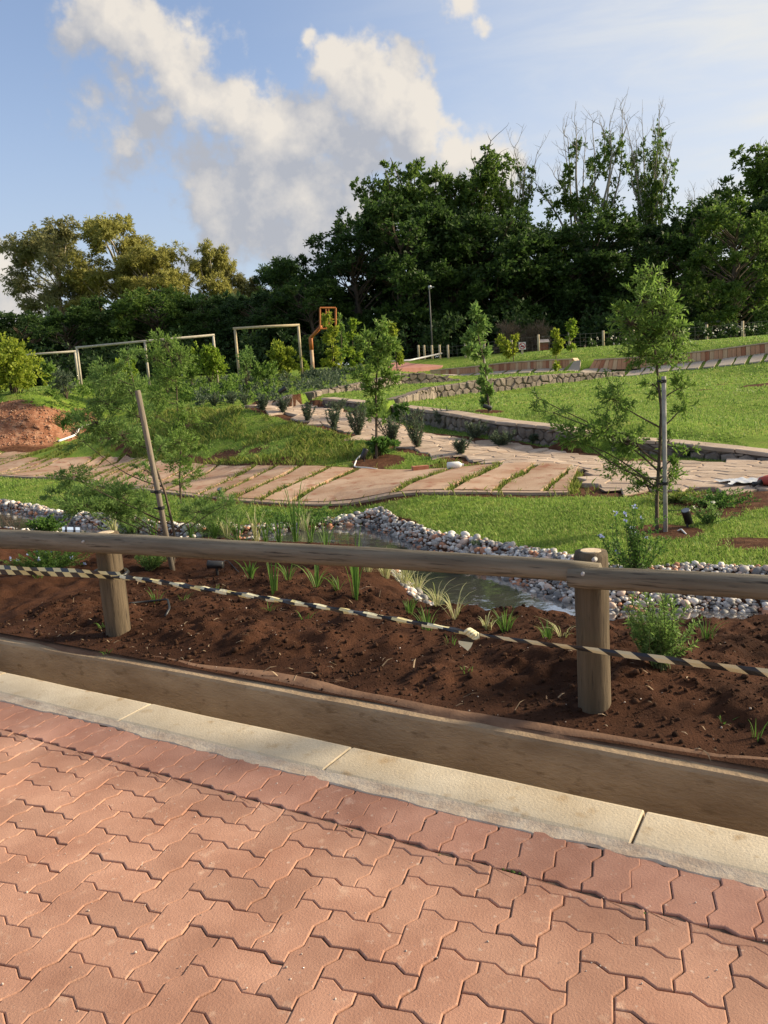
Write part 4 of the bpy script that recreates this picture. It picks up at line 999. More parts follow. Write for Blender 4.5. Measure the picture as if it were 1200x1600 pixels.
# ------------------------------------------------------------------ timber pole frames, hoop, lamp, sign, hut
def timber_frame(label, posts, bar, d, r=.055, m=None):
    m = m or FPOST
    root = empty('timber_frame', tuple(at(posts[0][0], posts[0][2], d)), label, 'timber frame', 'timber pole frames behind the shrubs')
    for x0, y0, y1 in posts:
        a = at(x0, y0, d); b = at(x0+(6 if x0 < 300 else 4), y1, d); b[:2] = a[:2]; q = MB(); q.tube([a, (a+b)/2, b-np.array([0, 0, .5])], [r, r*1.05, r*1.1], 10); obj('post', q.data(), m, root, True)
    a, b = at(bar[0], bar[1], d), at(bar[2], bar[3], d); q = MB(); q.tube([a, (a+b)/2+np.array([0, 0, .01]), b], r, 10); obj('crossbar', q.data(), m, root, True)
GREYP = mat('grey_pole_wood', (.40, .36, .28), (.52, .47, .38), 8, .85, .004, 40)
timber_frame('far left timber pole frame above the bright citrus bush', [(35, 556, 600), (117, 549, 590)], (8, 557.5, 119, 549), 36, .05, GREYP)
timber_frame('widest timber pole frame with a crossbar in two lengths', [(120, 543, 590), (226, 533, 590), (333, 524, 580)], (118, 543.5, 335, 523.5), 35, .052, GREYP)
timber_frame('timber pole frame left of the orange basketball hoop', [(367, 514, 600), (466, 508.5, 580)], (364, 513.5, 468, 508), 37, .06)
RUST = mat('orange_steel', (.42, .13, .035), (.50, .19, .06), 5, .6, .002, 30, c3=(.2, .07, .03))
PALEP = mat('hoop_pole_paint', (.48, .36, .24), (.40, .22, .12), 3, .7, .002, 30)
hd = 40
root = empty('basketball_hoop', tuple(at(491, 585, hd)), 'old orange basketball hoop frame on a bent pole among young trees', 'basketball hoop')
a = at(490, 590, hd); b = at(484.5, 528, hd); b[:2] = a[:2]; q = MB(); q.tube([a-np.array([0, 0, .5]), a+(b-a)*.72], .095, 12); obj('pole', q.data(), PALEP, root, True)
q = MB(); q.tube([a+(b-a)*.7, b, b+np.array([.05, .1, .06])], .105, 12); q.tube([b, at(502, 510, hd-.3)], .085, 12); obj('arm', q.data(), RUST, root, True)
q = MB(); fr = [at(500, 481, hd-.5), at(524.5, 481, hd-.3), at(524.5, 513, hd-.3), at(500, 514, hd-.5)]
for i in range(4): q.tube([fr[i], fr[(i+1) % 4]], .045, 6)
obj('backboard_frame', q.data(), RUST, root)
q = MB()
for s in (.38, .55): q.tube([fr[0]+(fr[1]-fr[0])*s, fr[3]+(fr[2]-fr[3])*s], .035, 6)
q.tube([fr[0]+(fr[3]-fr[0])*.55, fr[1]+(fr[2]-fr[1])*.55], .03, 6); obj('frame_bars', q.data(), RUST, root)
q = MB(); c0 = (fr[2]+fr[3])/2+np.array([-.15, -.35, .15]); q.tube([c0+np.array([.23*math.cos(t), .23*math.sin(t), 0]) for t in np.linspace(0, 6.283, 18)], .012, 6); obj('ring', q.data(), RUST, root)
ld = 48.5
LAMPM = mat('lamp_metal', (.08, .08, .08), None, rough=.5); LHEAD = mat('lamp_head', (.45, .46, .48), None, rough=.3)
a = at(676, 556, ld); b = at(674.5, 452, ld); b[:2] = a[:2]
root = empty('street_lamp', tuple(a), 'tall thin grey lamp post in front of the dark trees', 'street lamp')
q = MB(); q.tube([a-np.array([0, 0, .6]), (a+b)/2, b], [.055, .042, .036], 8); obj('pole', q.data(), LAMPM, root, True)
q = MB(); q.tube([b, b+np.array([.05, -.05, .1])], [.04, .12], 10); q.tube([b+np.array([.05, -.05, .1]), b+np.array([.05, -.05, .22])], [.12, .08], 10); q.box(b+np.array([.2, -.1, .12]), (.2, .12, .05)); obj('lamp_head', q.data(), LHEAD, root)
# prohibition sign
sd = 42.5; SW = mat('sign_white', (.75, .72, .70), None, rough=.5); SR = mat('sign_red', (.50, .05, .06), None, rough=.5); SK = mat('sign_black', (.03, .03, .03), None, rough=.6)
c = at(816, 540.5, sd); gnd = at(817, 560, sd); root = empty('warning_sign', (c[0], c[1], gnd[2]), 'small white square sign with a red prohibition ring on a pale post', 'sign')
q = MB(); q.box((c[0], c[1]+.03, (c[2]-.2+gnd[2]-.3)/2), (.11, .05, c[2]-.2-gnd[2]+.3)); obj('post', q.data(), FPOST, root)
q = MB(); q.box(c, (.38, .02, .40)); obj('panel', q.data(), SW, root)
def disc_ring(c, r0, r1, y, n=22):
    V = []; F = []
    for i in range(n):
        t = 2*math.pi*i/n
        for r in (r0, r1): V.append(c+np.array([r*math.cos(t), y, r*math.sin(t)]))
    return V, [[2*i, 2*i+1, (2*i+3) % (2*n), (2*i+2) % (2*n)] for i in range(n)]
q = MB(); q.add(*disc_ring(c, .135, .175, -.016)); s2 = .7071
q.add([c+np.array([-.11*1-.018, -.017, .11-.018]), c+np.array([-.11+.018, -.017, .11+.018]), c+np.array([.11+.018, -.017, -.11+.018]), c+np.array([.11-.018, -.017, -.11-.018])], [[0, 1, 2, 3]]); obj('prohibition_ring', q.data(), SR, root)
q = MB(); q.add([c+np.array(p) for p in ((-.11, -.014, -.02), (.03, -.014, .03), (.10, -.014, .0), (.09, -.014, -.06), (.03, -.014, -.08), (-.04, -.014, -.05), (-.08, -.014, -.08))], [[0, 1, 2, 3, 4, 5, 6]]); obj('pictogram', q.data(), SK, root)
# little hut
hd2 = 46; HW = mat('hut_wood', (.22, .08, .05), (.28, .11, .07), 6, .85); HR = mat('hut_roof', (.40, .34, .3), (.5, .42, .36), 6, .8)
c = at(849, 541, hd2); root = empty('wooden_hut', (c[0], c[1], c[2]-.4), 'little red brown wooden hut with a pale pitched roof by the wire fence', 'hut')
q = MB(); q.box(c, (.50, .4, .46)); q.box(c-np.array([0, 0, .7]), (.1, .1, 1.1)); obj('body', q.data(), HW, root)
q = MB(); q.box(c+np.array([0, -.16, .29]), (.62, .36, .03), [[1, 0, 0], [0, .87, .5], [0, -.5, .87]]); q.box(c+np.array([0, .14, .29]), (.62, .36, .03), [[1, 0, 0], [0, .87, -.5], [0, .5, .87]]); obj('roof', q.data(), HR, root)
# red paved square beyond the terrace
RP = mat('red_paving', (.36, .16, .13), (.44, .22, .17), 2, .9); V = [at(605, 577, 41), at(690, 572.5, 43), at(700, 566, 47), at(612, 566.5, 47)]
q = MB(); q.add(V+[p-np.array([0, 0, .6]) for p in V], [[0, 1, 2, 3], [0, 4, 5, 1], [1, 5, 6, 2], [2, 6, 7, 3], [3, 7, 4, 0]]); ob = obj('red_pavement', q.data(), RP); tag(ob, kind='structure'); fix_normals(ob)
q = MB(); q.tube([at(585, 566, 42), at(640, 563, 42), at(690, 552, 48)], .05, 8); ob = obj('steel_rail', q.data(), LHEAD, None, True); tag(ob, 'thin pale steel handrail behind the slender saplings', 'handrail')

# ------------------------------------------------------------------ barrier tape
TY = mat('tape_yellow', (.72, .62, .30), None, rough=.35, spec=.5); TK = mat('tape_black', (.018, .018, .02), None, rough=.35, spec=.5); TO = mat('tape_tan', (.68, .56, .32), None, rough=.35, spec=.5); TW = mat('tape_cream', (.74, .69, .46), None, rough=.4)
root = empty('barrier_tape', tuple(onc(560, 957, 3.03)), 'black and yellow striped barrier tape knotted midway and tied round the fence posts', 'barrier tape')
def resamp(P, n):
    P = np.array(P); s_ = np.r_[0, np.cumsum(np.linalg.norm(np.diff(P, axis=0), axis=1))]; s = np.linspace(0, s_[-1], n)
    return np.stack([np.interp(s, s_, P[:, k]) for k in range(3)], 1), s
def tape_flat(px, wpx, period, cols, tw=0.0, shift=.018, fold=0.6, cpl=3.05):
    P = [onc(x, y, cpl) for x, y in px]; L0 = resamp(P, 2)[1][-1]; n = int(L0/(period/4))+2; Q, s = resamp(P, n); m = MB(); V = []; F = []; MI = []
    for i in range(n):
        w = np.interp(i/(n-1), np.linspace(0, 1, len(wpx)), wpx)*np.linalg.norm(Q[i]-CAM)/FPX/2; t = Q[min(i+1, n-1)]-Q[max(i-1, 0)]; t /= np.linalg.norm(t); a = tw*math.sin(i*.35)
        up = np.array([0, 0, 1.])*math.cos(a)+np.array([N31[0], N31[1], 0])*math.sin(a); out = -np.array([N31[0], N31[1], 0])
        V += [Q[i]+up*w-t*shift, Q[i]+out*w*.25+up*w*.15, Q[i]-up*w+t*shift]
    for i in range(n-1):
        for j in (0, 1): F.append([i*3+j, (i+1)*3+j, (i+1)*3+j+1, i*3+j+1]); MI.append(cols[((i//2)+(1 if fold and j == 0 and fold > .9 else 0)) % 2])
    m.add(V, F); m.mi = MI; return m
MT = [TY, TK, TO, TW]
m = tape_flat([(-360, 874), (-60, 887), (0, 890), (60, 893), (120, 895), (172, 899), (192, 900)], [9, 11, 13, 12], .15, (0, 1), .25, .03, 1); ob = obj('tape_strip', m.data(), MT, root); ob['label'] = 'folded strip at the left post'
m = MB(); lp = [onc(192, 900, 3.05), onc(200, 894, 3.12), onc(195, 890, 3.26), onc(165, 888, 3.26), onc(148, 893, 3.15), onc(160, 899, 3.07), onc(190, 902, 3.05)]; m.tube(resamp(lp, 20)[0], .013, 6); obj('tie', m.data(), TK, root, True)
def tape_twist(px, rpx, period, cpl=3.05):
    P = [onc(x, y, cpl) for x, y in px]; L0 = resamp(P, 2)[1][-1]; n = int(L0/(period/6))+2; Q, s = resamp(P, n); seg = 6; m = MB(); V = []; F = []; MI = []
    for i in range(n):
        r = np.interp(i/(n-1), np.linspace(0, 1, len(rpx)), rpx)*np.linalg.norm(Q[i]-CAM)/FPX*(1+.18*math.sin(i*1.1)); t = Q[min(i+1, n-1)]-Q[max(i-1, 0)]; t /= np.linalg.norm(t); a = np.cross(t, [0, 0, 1.]); a /= np.linalg.norm(a); b = np.cross(t, a)
        for k in range(seg): an = 6.283*k/seg+i*.12; V.append(Q[i]+(a*math.cos(an)+b*math.sin(an)*.8)*r)
    for i in range(n-1):
        for k in range(seg): F.append([i*seg+k, i*seg+(k+1) % seg, (i+1)*seg+(k+1) % seg, (i+1)*seg+k]); MI.append(1 if ((i+ (k if k < 4 else 6-k)*1.0)//3) % 2 else (3 if i % 12 < 7 else 0))
    m.add(V, F); m.mi = MI; return m
m = tape_twist([(190, 901), (240, 908), (330, 922), (430, 937), (560, 958), (660, 975), (736, 990)], [4.4, 4.6, 4.8, 4.6], .165); ob = obj('twisted_tape', m.data(), MT, root); ob['label'] = 'twisted rope like strip between post and knot'
m = tape_flat([(738, 990), (790, 998), (850, 1006), (905, 1013), (955, 1020), (1060, 1033), (1200, 1052), (1300, 1066)], [4, 7, 10, 12, 13], .13, (2, 1), .3, .022, .5, 3.03); ob = obj('tape_strip', m.data(), MT, root); ob['label'] = 'flat faded strip across the right post'
kp_ = onc(737, 990, 3.02); m = MB()
for i in range(3):
    c = kp_+np.array([.012*(i-1), -.004*i, .008*(1-i)]); m.tube([c+np.array([.017*math.cos(t), .008*math.sin(t*2), .013*math.sin(t)]) for t in np.linspace(0, 6.283, 12)], .0075, 6)
obj('knot', m.data(), TW, root, True)
m = MB(); k0 = kp_
V = [onc(735, 994, 3.02), onc(744, 995, 3.03), onc(716, 1001, 3.0), onc(739, 1004, 3.03), onc(717, 1006, 3.0), onc(736, 1011, 3.02), onc(731, 1017, 3.01)]
m.add(V, [[0, 2, 3, 1]], 1); m.add(V, [[2, 4, 5, 3]], 3); m.add(V, [[4, 6, 5]], 3); ob = obj('loose_tail', m.data(), MT, root)
# ------------------------------------------------------------------ vegetation helpers
def unit(v): return v/(np.linalg.norm(v, axis=-1, keepdims=True)+1e-9)
def leaves_mesh(P, D, L, Wd, fold=.25):
    n = len(P); D = unit(D); r = unit(np.cross(D, rng.normal(size=(n, 3)))); up = np.cross(r, D)
    L = np.broadcast_to(L, n)[:, None]; Wd = np.broadcast_to(Wd, n)[:, None]
    v = np.stack([P, P+D*L*.45+r*Wd*.5+up*Wd*fold, P+D*L, P+D*L*.45-r*Wd*.5+up*Wd*fold], 1).reshape(-1, 3)
    return v, (np.arange(n)*4)[:, None]+np.arange(4)[None]
def clump_leaves(C, Rr, twigs, per, droop=0.0, upb=.2, inner=.15, spread=.9, jit=.06):
    """leaf points and directions on twigs that fan out from a clump's heart"""
    C = np.array(C); Rr = np.array(Rr)
    u = unit(rng.normal(size=(twigs, 3))); rad = rng.uniform(.25, 1, twigs)**.6
    end = C+u*Rr*rad[:, None]; st_ = C+u*Rr*inner+rng.normal(0, .08, (twigs, 3))*Rr
    t = rng.uniform(.25, 1.03, (twigs, per)); P = st_[:, None]+(end-st_)[:, None]*t[..., None]+rng.normal(0, jit, (twigs, per, 3))*Rr
    D = unit(end-st_)[:, None]*.7+rng.normal(0, spread, (twigs, per, 3))*.6+np.array([0, 0, upb-droop])
    return P.reshape(-1, 3), D.reshape(-1, 3), st_, end
def tubes(segs, sides=4):
    """many small tapering limbs: (p0, p1, r0, r1)"""
    V, F = [], []
    for p0, p1, r0, r1 in segs:
        p0, p1 = np.array(p0), np.array(p1); t = unit(p1-p0); a = np.cross(t, [.3, .2, .93]); a = unit(a if np.linalg.norm(a) > .1 else np.cross(t, [1, 0, .1])); b = np.cross(t, a); o = len(V)
        for p, r in ((p0, r0), (p1, r1)):
            for k in range(sides): an = 6.2832*k/sides; V.append(p+(a*math.cos(an)+b*math.sin(an))*r)
        F += [[o+k, o+(k+1) % sides, o+sides+(k+1) % sides, o+sides+k] for k in range(sides)]
    return V, F
def limb(p0, p1, r0, r1, n=5, bend=.12, sag=0.0):
    """a curved branch as chained segments"""
    p0, p1 = np.array(p0, float), np.array(p1, float); L = np.linalg.norm(p1-p0); o = rng.normal(0, bend*L, 3); o2 = rng.normal(0, bend*L*.4, 3); pts = []
    for i in range(n+1):
        t = i/n; pts.append(p0+(p1-p0)*t+o*math.sin(math.pi*t)*.5+o2*math.sin(2*math.pi*t)*.5+np.array([0, 0, sag*L*math.sin(math.pi*t)]))
    return [(pts[i], pts[i+1], r0+(r1-r0)*i/n, r0+(r1-r0)*(i+1)/n) for i in range(n)]
BARK = mat('bark_brown', (.07, .05, .035), (.13, .10, .07), 20, .9, .006, 60)
BARKG = mat('bark_grey', (.22, .20, .17), (.34, .31, .27), 14, .9, .005, 50)
BARKE = mat('bark_pale', (.36, .30, .22), (.50, .43, .33), 1.5, .85, .01, 8)
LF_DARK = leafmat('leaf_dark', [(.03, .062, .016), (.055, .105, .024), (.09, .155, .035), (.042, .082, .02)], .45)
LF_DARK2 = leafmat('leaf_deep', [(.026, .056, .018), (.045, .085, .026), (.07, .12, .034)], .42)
LF_OAK = leafmat('leaf_mid', [(.065, .125, .025), (.115, .19, .035), (.165, .245, .05)], .5)
LF_EUC = leafmat('leaf_euc', [(.25, .25, .065), (.35, .34, .09), (.46, .43, .125), (.20, .21, .06)], .52)
LF_EUC2 = leafmat('leaf_euc_grey', [(.17, .185, .08), (.25, .25, .10), (.32, .295, .12)], .45)
LF_YEL = leafmat('leaf_lime', [(.14, .23, .025), (.22, .33, .035), (.31, .41, .05), (.17, .28, .03)], .5)
LF_SAP = leafmat('leaf_sapling', [(.10, .19, .035), (.17, .28, .055), (.25, .37, .08)], .5)
LF_FEA = leafmat('leaf_feathery', [(.11, .21, .055), (.18, .29, .075), (.25, .38, .10)], .5)
LF_GOLD = leafmat('leaf_gold', [(.17, .24, .025), (.28, .35, .04), (.38, .43, .055), (.22, .30, .035)], .5)
LF_ROS = leafmat('leaf_rosemary', [(.06, .095, .055), (.10, .14, .085), (.14, .18, .11)], .3)
LF_BRN = leafmat('twig_brown', [(.13, .095, .065), (.20, .15, .105), (.10, .08, .058)], .2)
LF_GRS = leafmat('grass_blade', [(.125, .23, .042), (.185, .305, .058), (.25, .365, .08), (.34, .365, .13)], .5)
LF_GRY = leafmat('grass_blade_dry', [(.12, .19, .03), (.20, .26, .05), (.30, .30, .09)], .45)
LF_STR = leafmat('strap_leaf', [(.07, .15, .025), (.12, .22, .04), (.19, .30, .07)], .45)
LF_CRM = leafmat('strap_cream', [(.42, .42, .18), (.55, .52, .30), (.30, .36, .10), (.62, .58, .38)], .4)
LF_HERB = leafmat('leaf_herb', [(.06, .14, .03), (.10, .20, .04), (.15, .27, .05)], .45)
PET_B = leafmat('petal_blue', [(.35, .42, .72), (.5, .56, .82)], .4); PET_W = leafmat('petal_white', [(.75, .72, .60), (.82, .80, .74)], .4); PET_Y = leafmat('petal_yellow', [(.75, .65, .12), (.8, .75, .3)], .4)

# ---- tree models kept at the origin, reused with their own size and turn
def model(kind, seed):
    global rng
    keep_ = rng; rng = np.random.default_rng(seed); seg = []; P = []; D = []; LL = []; WW = []
    if kind == 'dense':                                        # broad dark tree, leaves to the ground
        H = 10.; seg += limb((0, 0, -1), (0, 0, 6), .28, .12, 6, .04)
        for i in range(62):
            z = .6+9.2*rng.uniform()**.85; rr = 3.9*math.sqrt(max(1-((z-4.2)/6.1)**2, .03)); a = rng.uniform(0, 6.28); q = rr*rng.uniform(.45, 1)**.5
            c = (q*math.cos(a), q*math.sin(a), z); s = rng.uniform(.75, 1.35)
            seg += limb((0, 0, max(z-2.2, .2)), c, .07, .02, 4, .12)
            p, d, _, _ = clump_leaves(c, (s*1.1, s*1.1, s*.85), 24, 15, upb=.25); P.append(p); D.append(d)
        lw = (.25, .145)
    elif kind == 'tall':                                       # high thin crown, bare grey twigs above
        H = 15.; seg += limb((0, 0, -1), (rng.normal(0, .4), 0, 8), .30, .16, 8, .04); tips = []
        for i in range(11):
            a = rng.uniform(0, 6.28); z0 = rng.uniform(4., 8.5); r_ = rng.uniform(.8, 3.7); z1 = 15.0-rng.uniform(0, 4.6)*(.35+.65*r_/3.7); e = np.array([r_*math.cos(a), r_*math.sin(a)*.8, z1])
            br = limb((0, 0, z0), e, .13, .025, 9, .10); seg += br
            for (p0, p1, r0, r1) in br[2:8]:
                if rng.uniform() < .78:
                    s = rng.uniform(.40, .85); p, d, _, _ = clump_leaves((p0+p1)/2+rng.normal(0, .3, 3), (s*1.15, s*1.15, s*1.25), 12, 12, upb=.15); P.append(p); D.append(d)
            for (p0, p1, r0, r1) in br[4:]:
                for _ in range(2):
                    q = p1+np.array([rng.normal(0, .6), rng.normal(0, .6), rng.uniform(.5, 1.7)]); sb = limb(p1, q, .022, .008, 4, .16); seg += sb
                    for _ in range(2): m_ = sb[rng.integers(1, 4)][0]; seg += limb(m_, m_+np.array([rng.normal(0, .35), rng.normal(0, .35), rng.uniform(.2, .7)]), .012, .005, 3, .15)
        for i in range(22):
            a = rng.uniform(0, 6.28); z = rng.uniform(2.5, 9.5); q = rng.uniform(.4, 2.4); s = rng.uniform(.5, .95); c = (q*math.cos(a), q*math.sin(a), z); seg += limb((0, 0, z-1), c, .05, .015, 4)
            p, d, _, _ = clump_leaves(c, (s*1.2, s*1.2, s*1.1), 20, 13); P.append(p); D.append(d)
        lw = (.23, .14)
    elif kind == 'leafy':                                      # irregular leafy spires, few bare tips
        H = 15.; seg += limb((0, 0, -1), (rng.normal(0, .4), 0, 8), .32, .16, 8, .04)
        for i in range(12):
            a = rng.uniform(0, 6.28); z0 = rng.uniform(3.5, 8.5); r_ = rng.uniform(.5, 3.9); z1 = 15.0-rng.uniform(.0, 5.5)*(.3+.7*r_/3.9); br = limb((0, 0, z0), (r_*math.cos(a), r_*math.sin(a)*.8, z1), .13, .025, 9, .10); seg += br
            for (p0, p1, r0, r1) in br[2:]:
                for _ in range(2):
                    s = rng.uniform(.35, .8); p, d, _, _ = clump_leaves((p0+p1)/2+rng.normal(0, .45, 3), (s*1.2, s*1.2, s*1.1), 10, 12, upb=.15); P.append(p); D.append(d)
            if i % 3 == 0:
                for _ in range(2): seg += limb(br[-1][1], br[-1][1]+np.array([rng.normal(0, .5), rng.normal(0, .5), rng.uniform(.3, 1.0)]), .02, .006, 4, .16)
        lw = (.25, .15)
    elif kind == 'euc':
        H = 16.; seg += limb((0, 0, -1), (.4, 0, 11), .38, .14, 9, .03)
        for i in range(38):
            a = rng.uniform(0, 6.28); z = rng.uniform(5.0, 14.8); rr = 3.6*math.sqrt(max(1-((z-10.)/6.2)**2, .06)); q = rr*rng.uniform(.3, 1); c = np.array([q*math.cos(a), q*math.sin(a), z])
            z0 = max(z-rng.uniform(1.5, 4), 3.5); seg += limb((.4*z0/11, 0, min(z0, 10.8)), c, .10, .02, 6, .10); s = rng.uniform(.8, 1.35)
            for k in range(4):
                cc__ = c+rng.normal(0, .65, 3)*np.array([1, 1, .6]); p, d, _, _ = clump_leaves(cc__, (s*.9, s*.9, s*.7), 20, 14, droop=.35, upb=.0); P.append(p); D.append(d)
        lw = (.30, .10)
    P = np.concatenate(P); D = np.concatenate(D); n = len(P)
    v, f = leaves_mesh(P, D, lw[0]*rng.uniform(.6, 1.3, n), lw[1]*rng.uniform(.7, 1.3, n)); rng = keep_
    return (tubes(seg, 5), (v, f), H)
def tree_mesh(kind, seed, bark, leaf, tname='trunk', cname='crown'):
    (tv, tf), (v, f), H = model(kind, seed)
    return wmesh(tname, tv, tf, bark, True), wmesh(cname, v, f, leaf), H
def put_tree(M_, name, label, px, top, d, sx, turn, group=None, cat='tree', leaf=None):
    tm, cm, H = M_; b = at(px, top, d); z0 = th(b[0], b[1]); s = (b[2]-z0)/H
    r = empty(name, (b[0], b[1], z0), label, cat, group); r.scale = (s*sx, s*sx, s); r.rotation_euler = (0, 0, turn)
    for n_, me in (('trunk', tm), ('crown', cm)):
        o_ = link(n_, me, r)
        if n_ == 'crown' and leaf: o_.material_slots[0].link = 'OBJECT'; o_.material_slots[0].material = leaf
    return r
DEN = [tree_mesh('dense', 100+i, BARK, LF_DARK) for i in range(3)]
TAL = [tree_mesh('tall', 205+i, BARKG, LF_OAK) for i in range(4)]
LEA = [tree_mesh('leafy', 405+i, BARK, LF_OAK) for i in range(3)]
EUC = [tree_mesh('euc', 300+i, BARKE, LF_EUC) for i in range(3)]
GW = 'dense dark trees of the wood'; 
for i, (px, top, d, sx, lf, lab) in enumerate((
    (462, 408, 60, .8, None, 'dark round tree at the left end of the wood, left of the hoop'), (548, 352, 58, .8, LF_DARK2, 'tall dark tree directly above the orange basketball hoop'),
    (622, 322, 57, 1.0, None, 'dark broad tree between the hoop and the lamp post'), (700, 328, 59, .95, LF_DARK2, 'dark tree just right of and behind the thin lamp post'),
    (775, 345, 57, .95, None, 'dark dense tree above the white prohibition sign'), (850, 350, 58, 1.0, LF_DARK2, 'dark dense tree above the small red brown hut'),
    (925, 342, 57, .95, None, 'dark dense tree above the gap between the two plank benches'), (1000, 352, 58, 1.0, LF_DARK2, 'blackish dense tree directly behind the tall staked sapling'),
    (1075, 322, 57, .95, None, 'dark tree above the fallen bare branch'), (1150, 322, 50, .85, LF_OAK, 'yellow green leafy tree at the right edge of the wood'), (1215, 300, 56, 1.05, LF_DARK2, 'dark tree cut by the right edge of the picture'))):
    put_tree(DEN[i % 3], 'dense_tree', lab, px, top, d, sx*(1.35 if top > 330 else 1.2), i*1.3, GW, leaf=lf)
GT = 'tall trees rising out of the wood'
for i, (px, top, d, sx, lab) in enumerate(((592, 262, 63, .85, 'tall leafy tree forming the left shoulder of the wood'), (655, 248, 64, .9, 'thin crowned tree left of the tallest leafy spire'), (728, 228, 63, .95, 'leaning leafy spire with sparse clumps above the lamp post'),
    (800, 232, 64, .9, 'sparse tree with many bare grey twigs, above the sign'), (905, 192, 63, 1.0, 'tall tree with bare forked branches beside the highest one'), (1012, 180, 63, .8, 'highest tree of the wood, slim with grey bare top'), (1195, 212, 62, 1.0, 'tall dark leafed tree rising at the right edge'), (1100, 292, 64, 1.0, 'low thin tree with bare tips near the right edge'))):
    put_tree(LEA[i % 3] if i in (0, 1, 2, 6) else TAL[i % 4], 'tall_tree', lab, px, top, d, sx*(1.15 if i in (0, 1, 2, 6) else .85), i*2.1+.4, GT)
GE = 'eucalyptus trees on the left'
for i, (px, top, d, sx, lf, lab) in enumerate(((70, 328, 88, 1.0, LF_EUC2, 'grey green eucalyptus farthest to the left with pale trunk'), (178, 332, 86, 1.0, None, 'golden sunlit eucalyptus, second from the left'), (232, 374, 84, .95, None, 'golden eucalyptus, lower and right of the brightest one'),
    (320, 368, 86, .72, None, 'slim golden eucalyptus with a tufted top'), (352, 408, 88, .8, LF_EUC2, 'dull small eucalyptus right of the slim golden one'), (440, 402, 90, .9, LF_DARK, 'dark distant tree between the eucalyptus and the wood'), (385, 424, 92, .7, LF_EUC2, 'faint grey eucalyptus in the dip of the skyline'))):
    put_tree(EUC[i % 3], 'eucalyptus_tree', lab, px, top, d, sx*1.12, i*1.7, GE, leaf=lf)
GL = 'bushy trees behind the timber frames'
for i, (px, top, d, sx, lf, lab) in enumerate(((30, 492, 62, 1.5, LF_DARK2, 'grey dark low tree at the far left under the skyline'), (100, 484, 58, 1.6, None, 'dark bushy tree behind the far left timber frame'), (165, 470, 60, 1.3, None, 'dark bushy tree behind the left half of the widest frame'), (240, 452, 59, 1.4, LF_OAK, 'rounded green tree highest behind the widest frame'),
    (320, 468, 58, 1.4, None, 'dark bushy tree behind the right end of the widest frame'), (405, 460, 56, 1.5, LF_DARK2, 'olive dark tree behind the frame nearest the hoop'), (-40, 505, 60, 1.5, None, 'dark tree beyond the left edge'), (480, 440, 55, 1.4, None, 'dark bushy tree behind the orange hoop pole'))):
    put_tree(DEN[i % 3], 'bushy_tree', lab, px, top, d, sx, i*1.1+.5, GL, leaf=lf)
# undergrowth closing the foot of the wood
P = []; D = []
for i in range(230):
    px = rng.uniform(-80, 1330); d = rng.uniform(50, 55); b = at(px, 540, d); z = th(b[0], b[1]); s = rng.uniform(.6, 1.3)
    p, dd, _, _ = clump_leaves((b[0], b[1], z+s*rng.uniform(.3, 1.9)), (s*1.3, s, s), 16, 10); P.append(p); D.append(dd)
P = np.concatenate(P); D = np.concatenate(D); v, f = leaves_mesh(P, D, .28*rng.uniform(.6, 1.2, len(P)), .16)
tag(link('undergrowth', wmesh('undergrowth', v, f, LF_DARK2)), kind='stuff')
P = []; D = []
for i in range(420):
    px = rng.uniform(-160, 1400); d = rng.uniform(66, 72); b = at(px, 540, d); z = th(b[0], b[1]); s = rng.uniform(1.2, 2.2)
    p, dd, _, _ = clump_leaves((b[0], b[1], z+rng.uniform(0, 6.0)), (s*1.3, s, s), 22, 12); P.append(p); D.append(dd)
P = np.concatenate(P); D = np.concatenate(D); v, f = leaves_mesh(P, D, .55*rng.uniform(.6, 1.2, len(P)), .36); tag(link('far_wood', wmesh('far_wood', v, f, LF_DARK2)), kind='stuff')

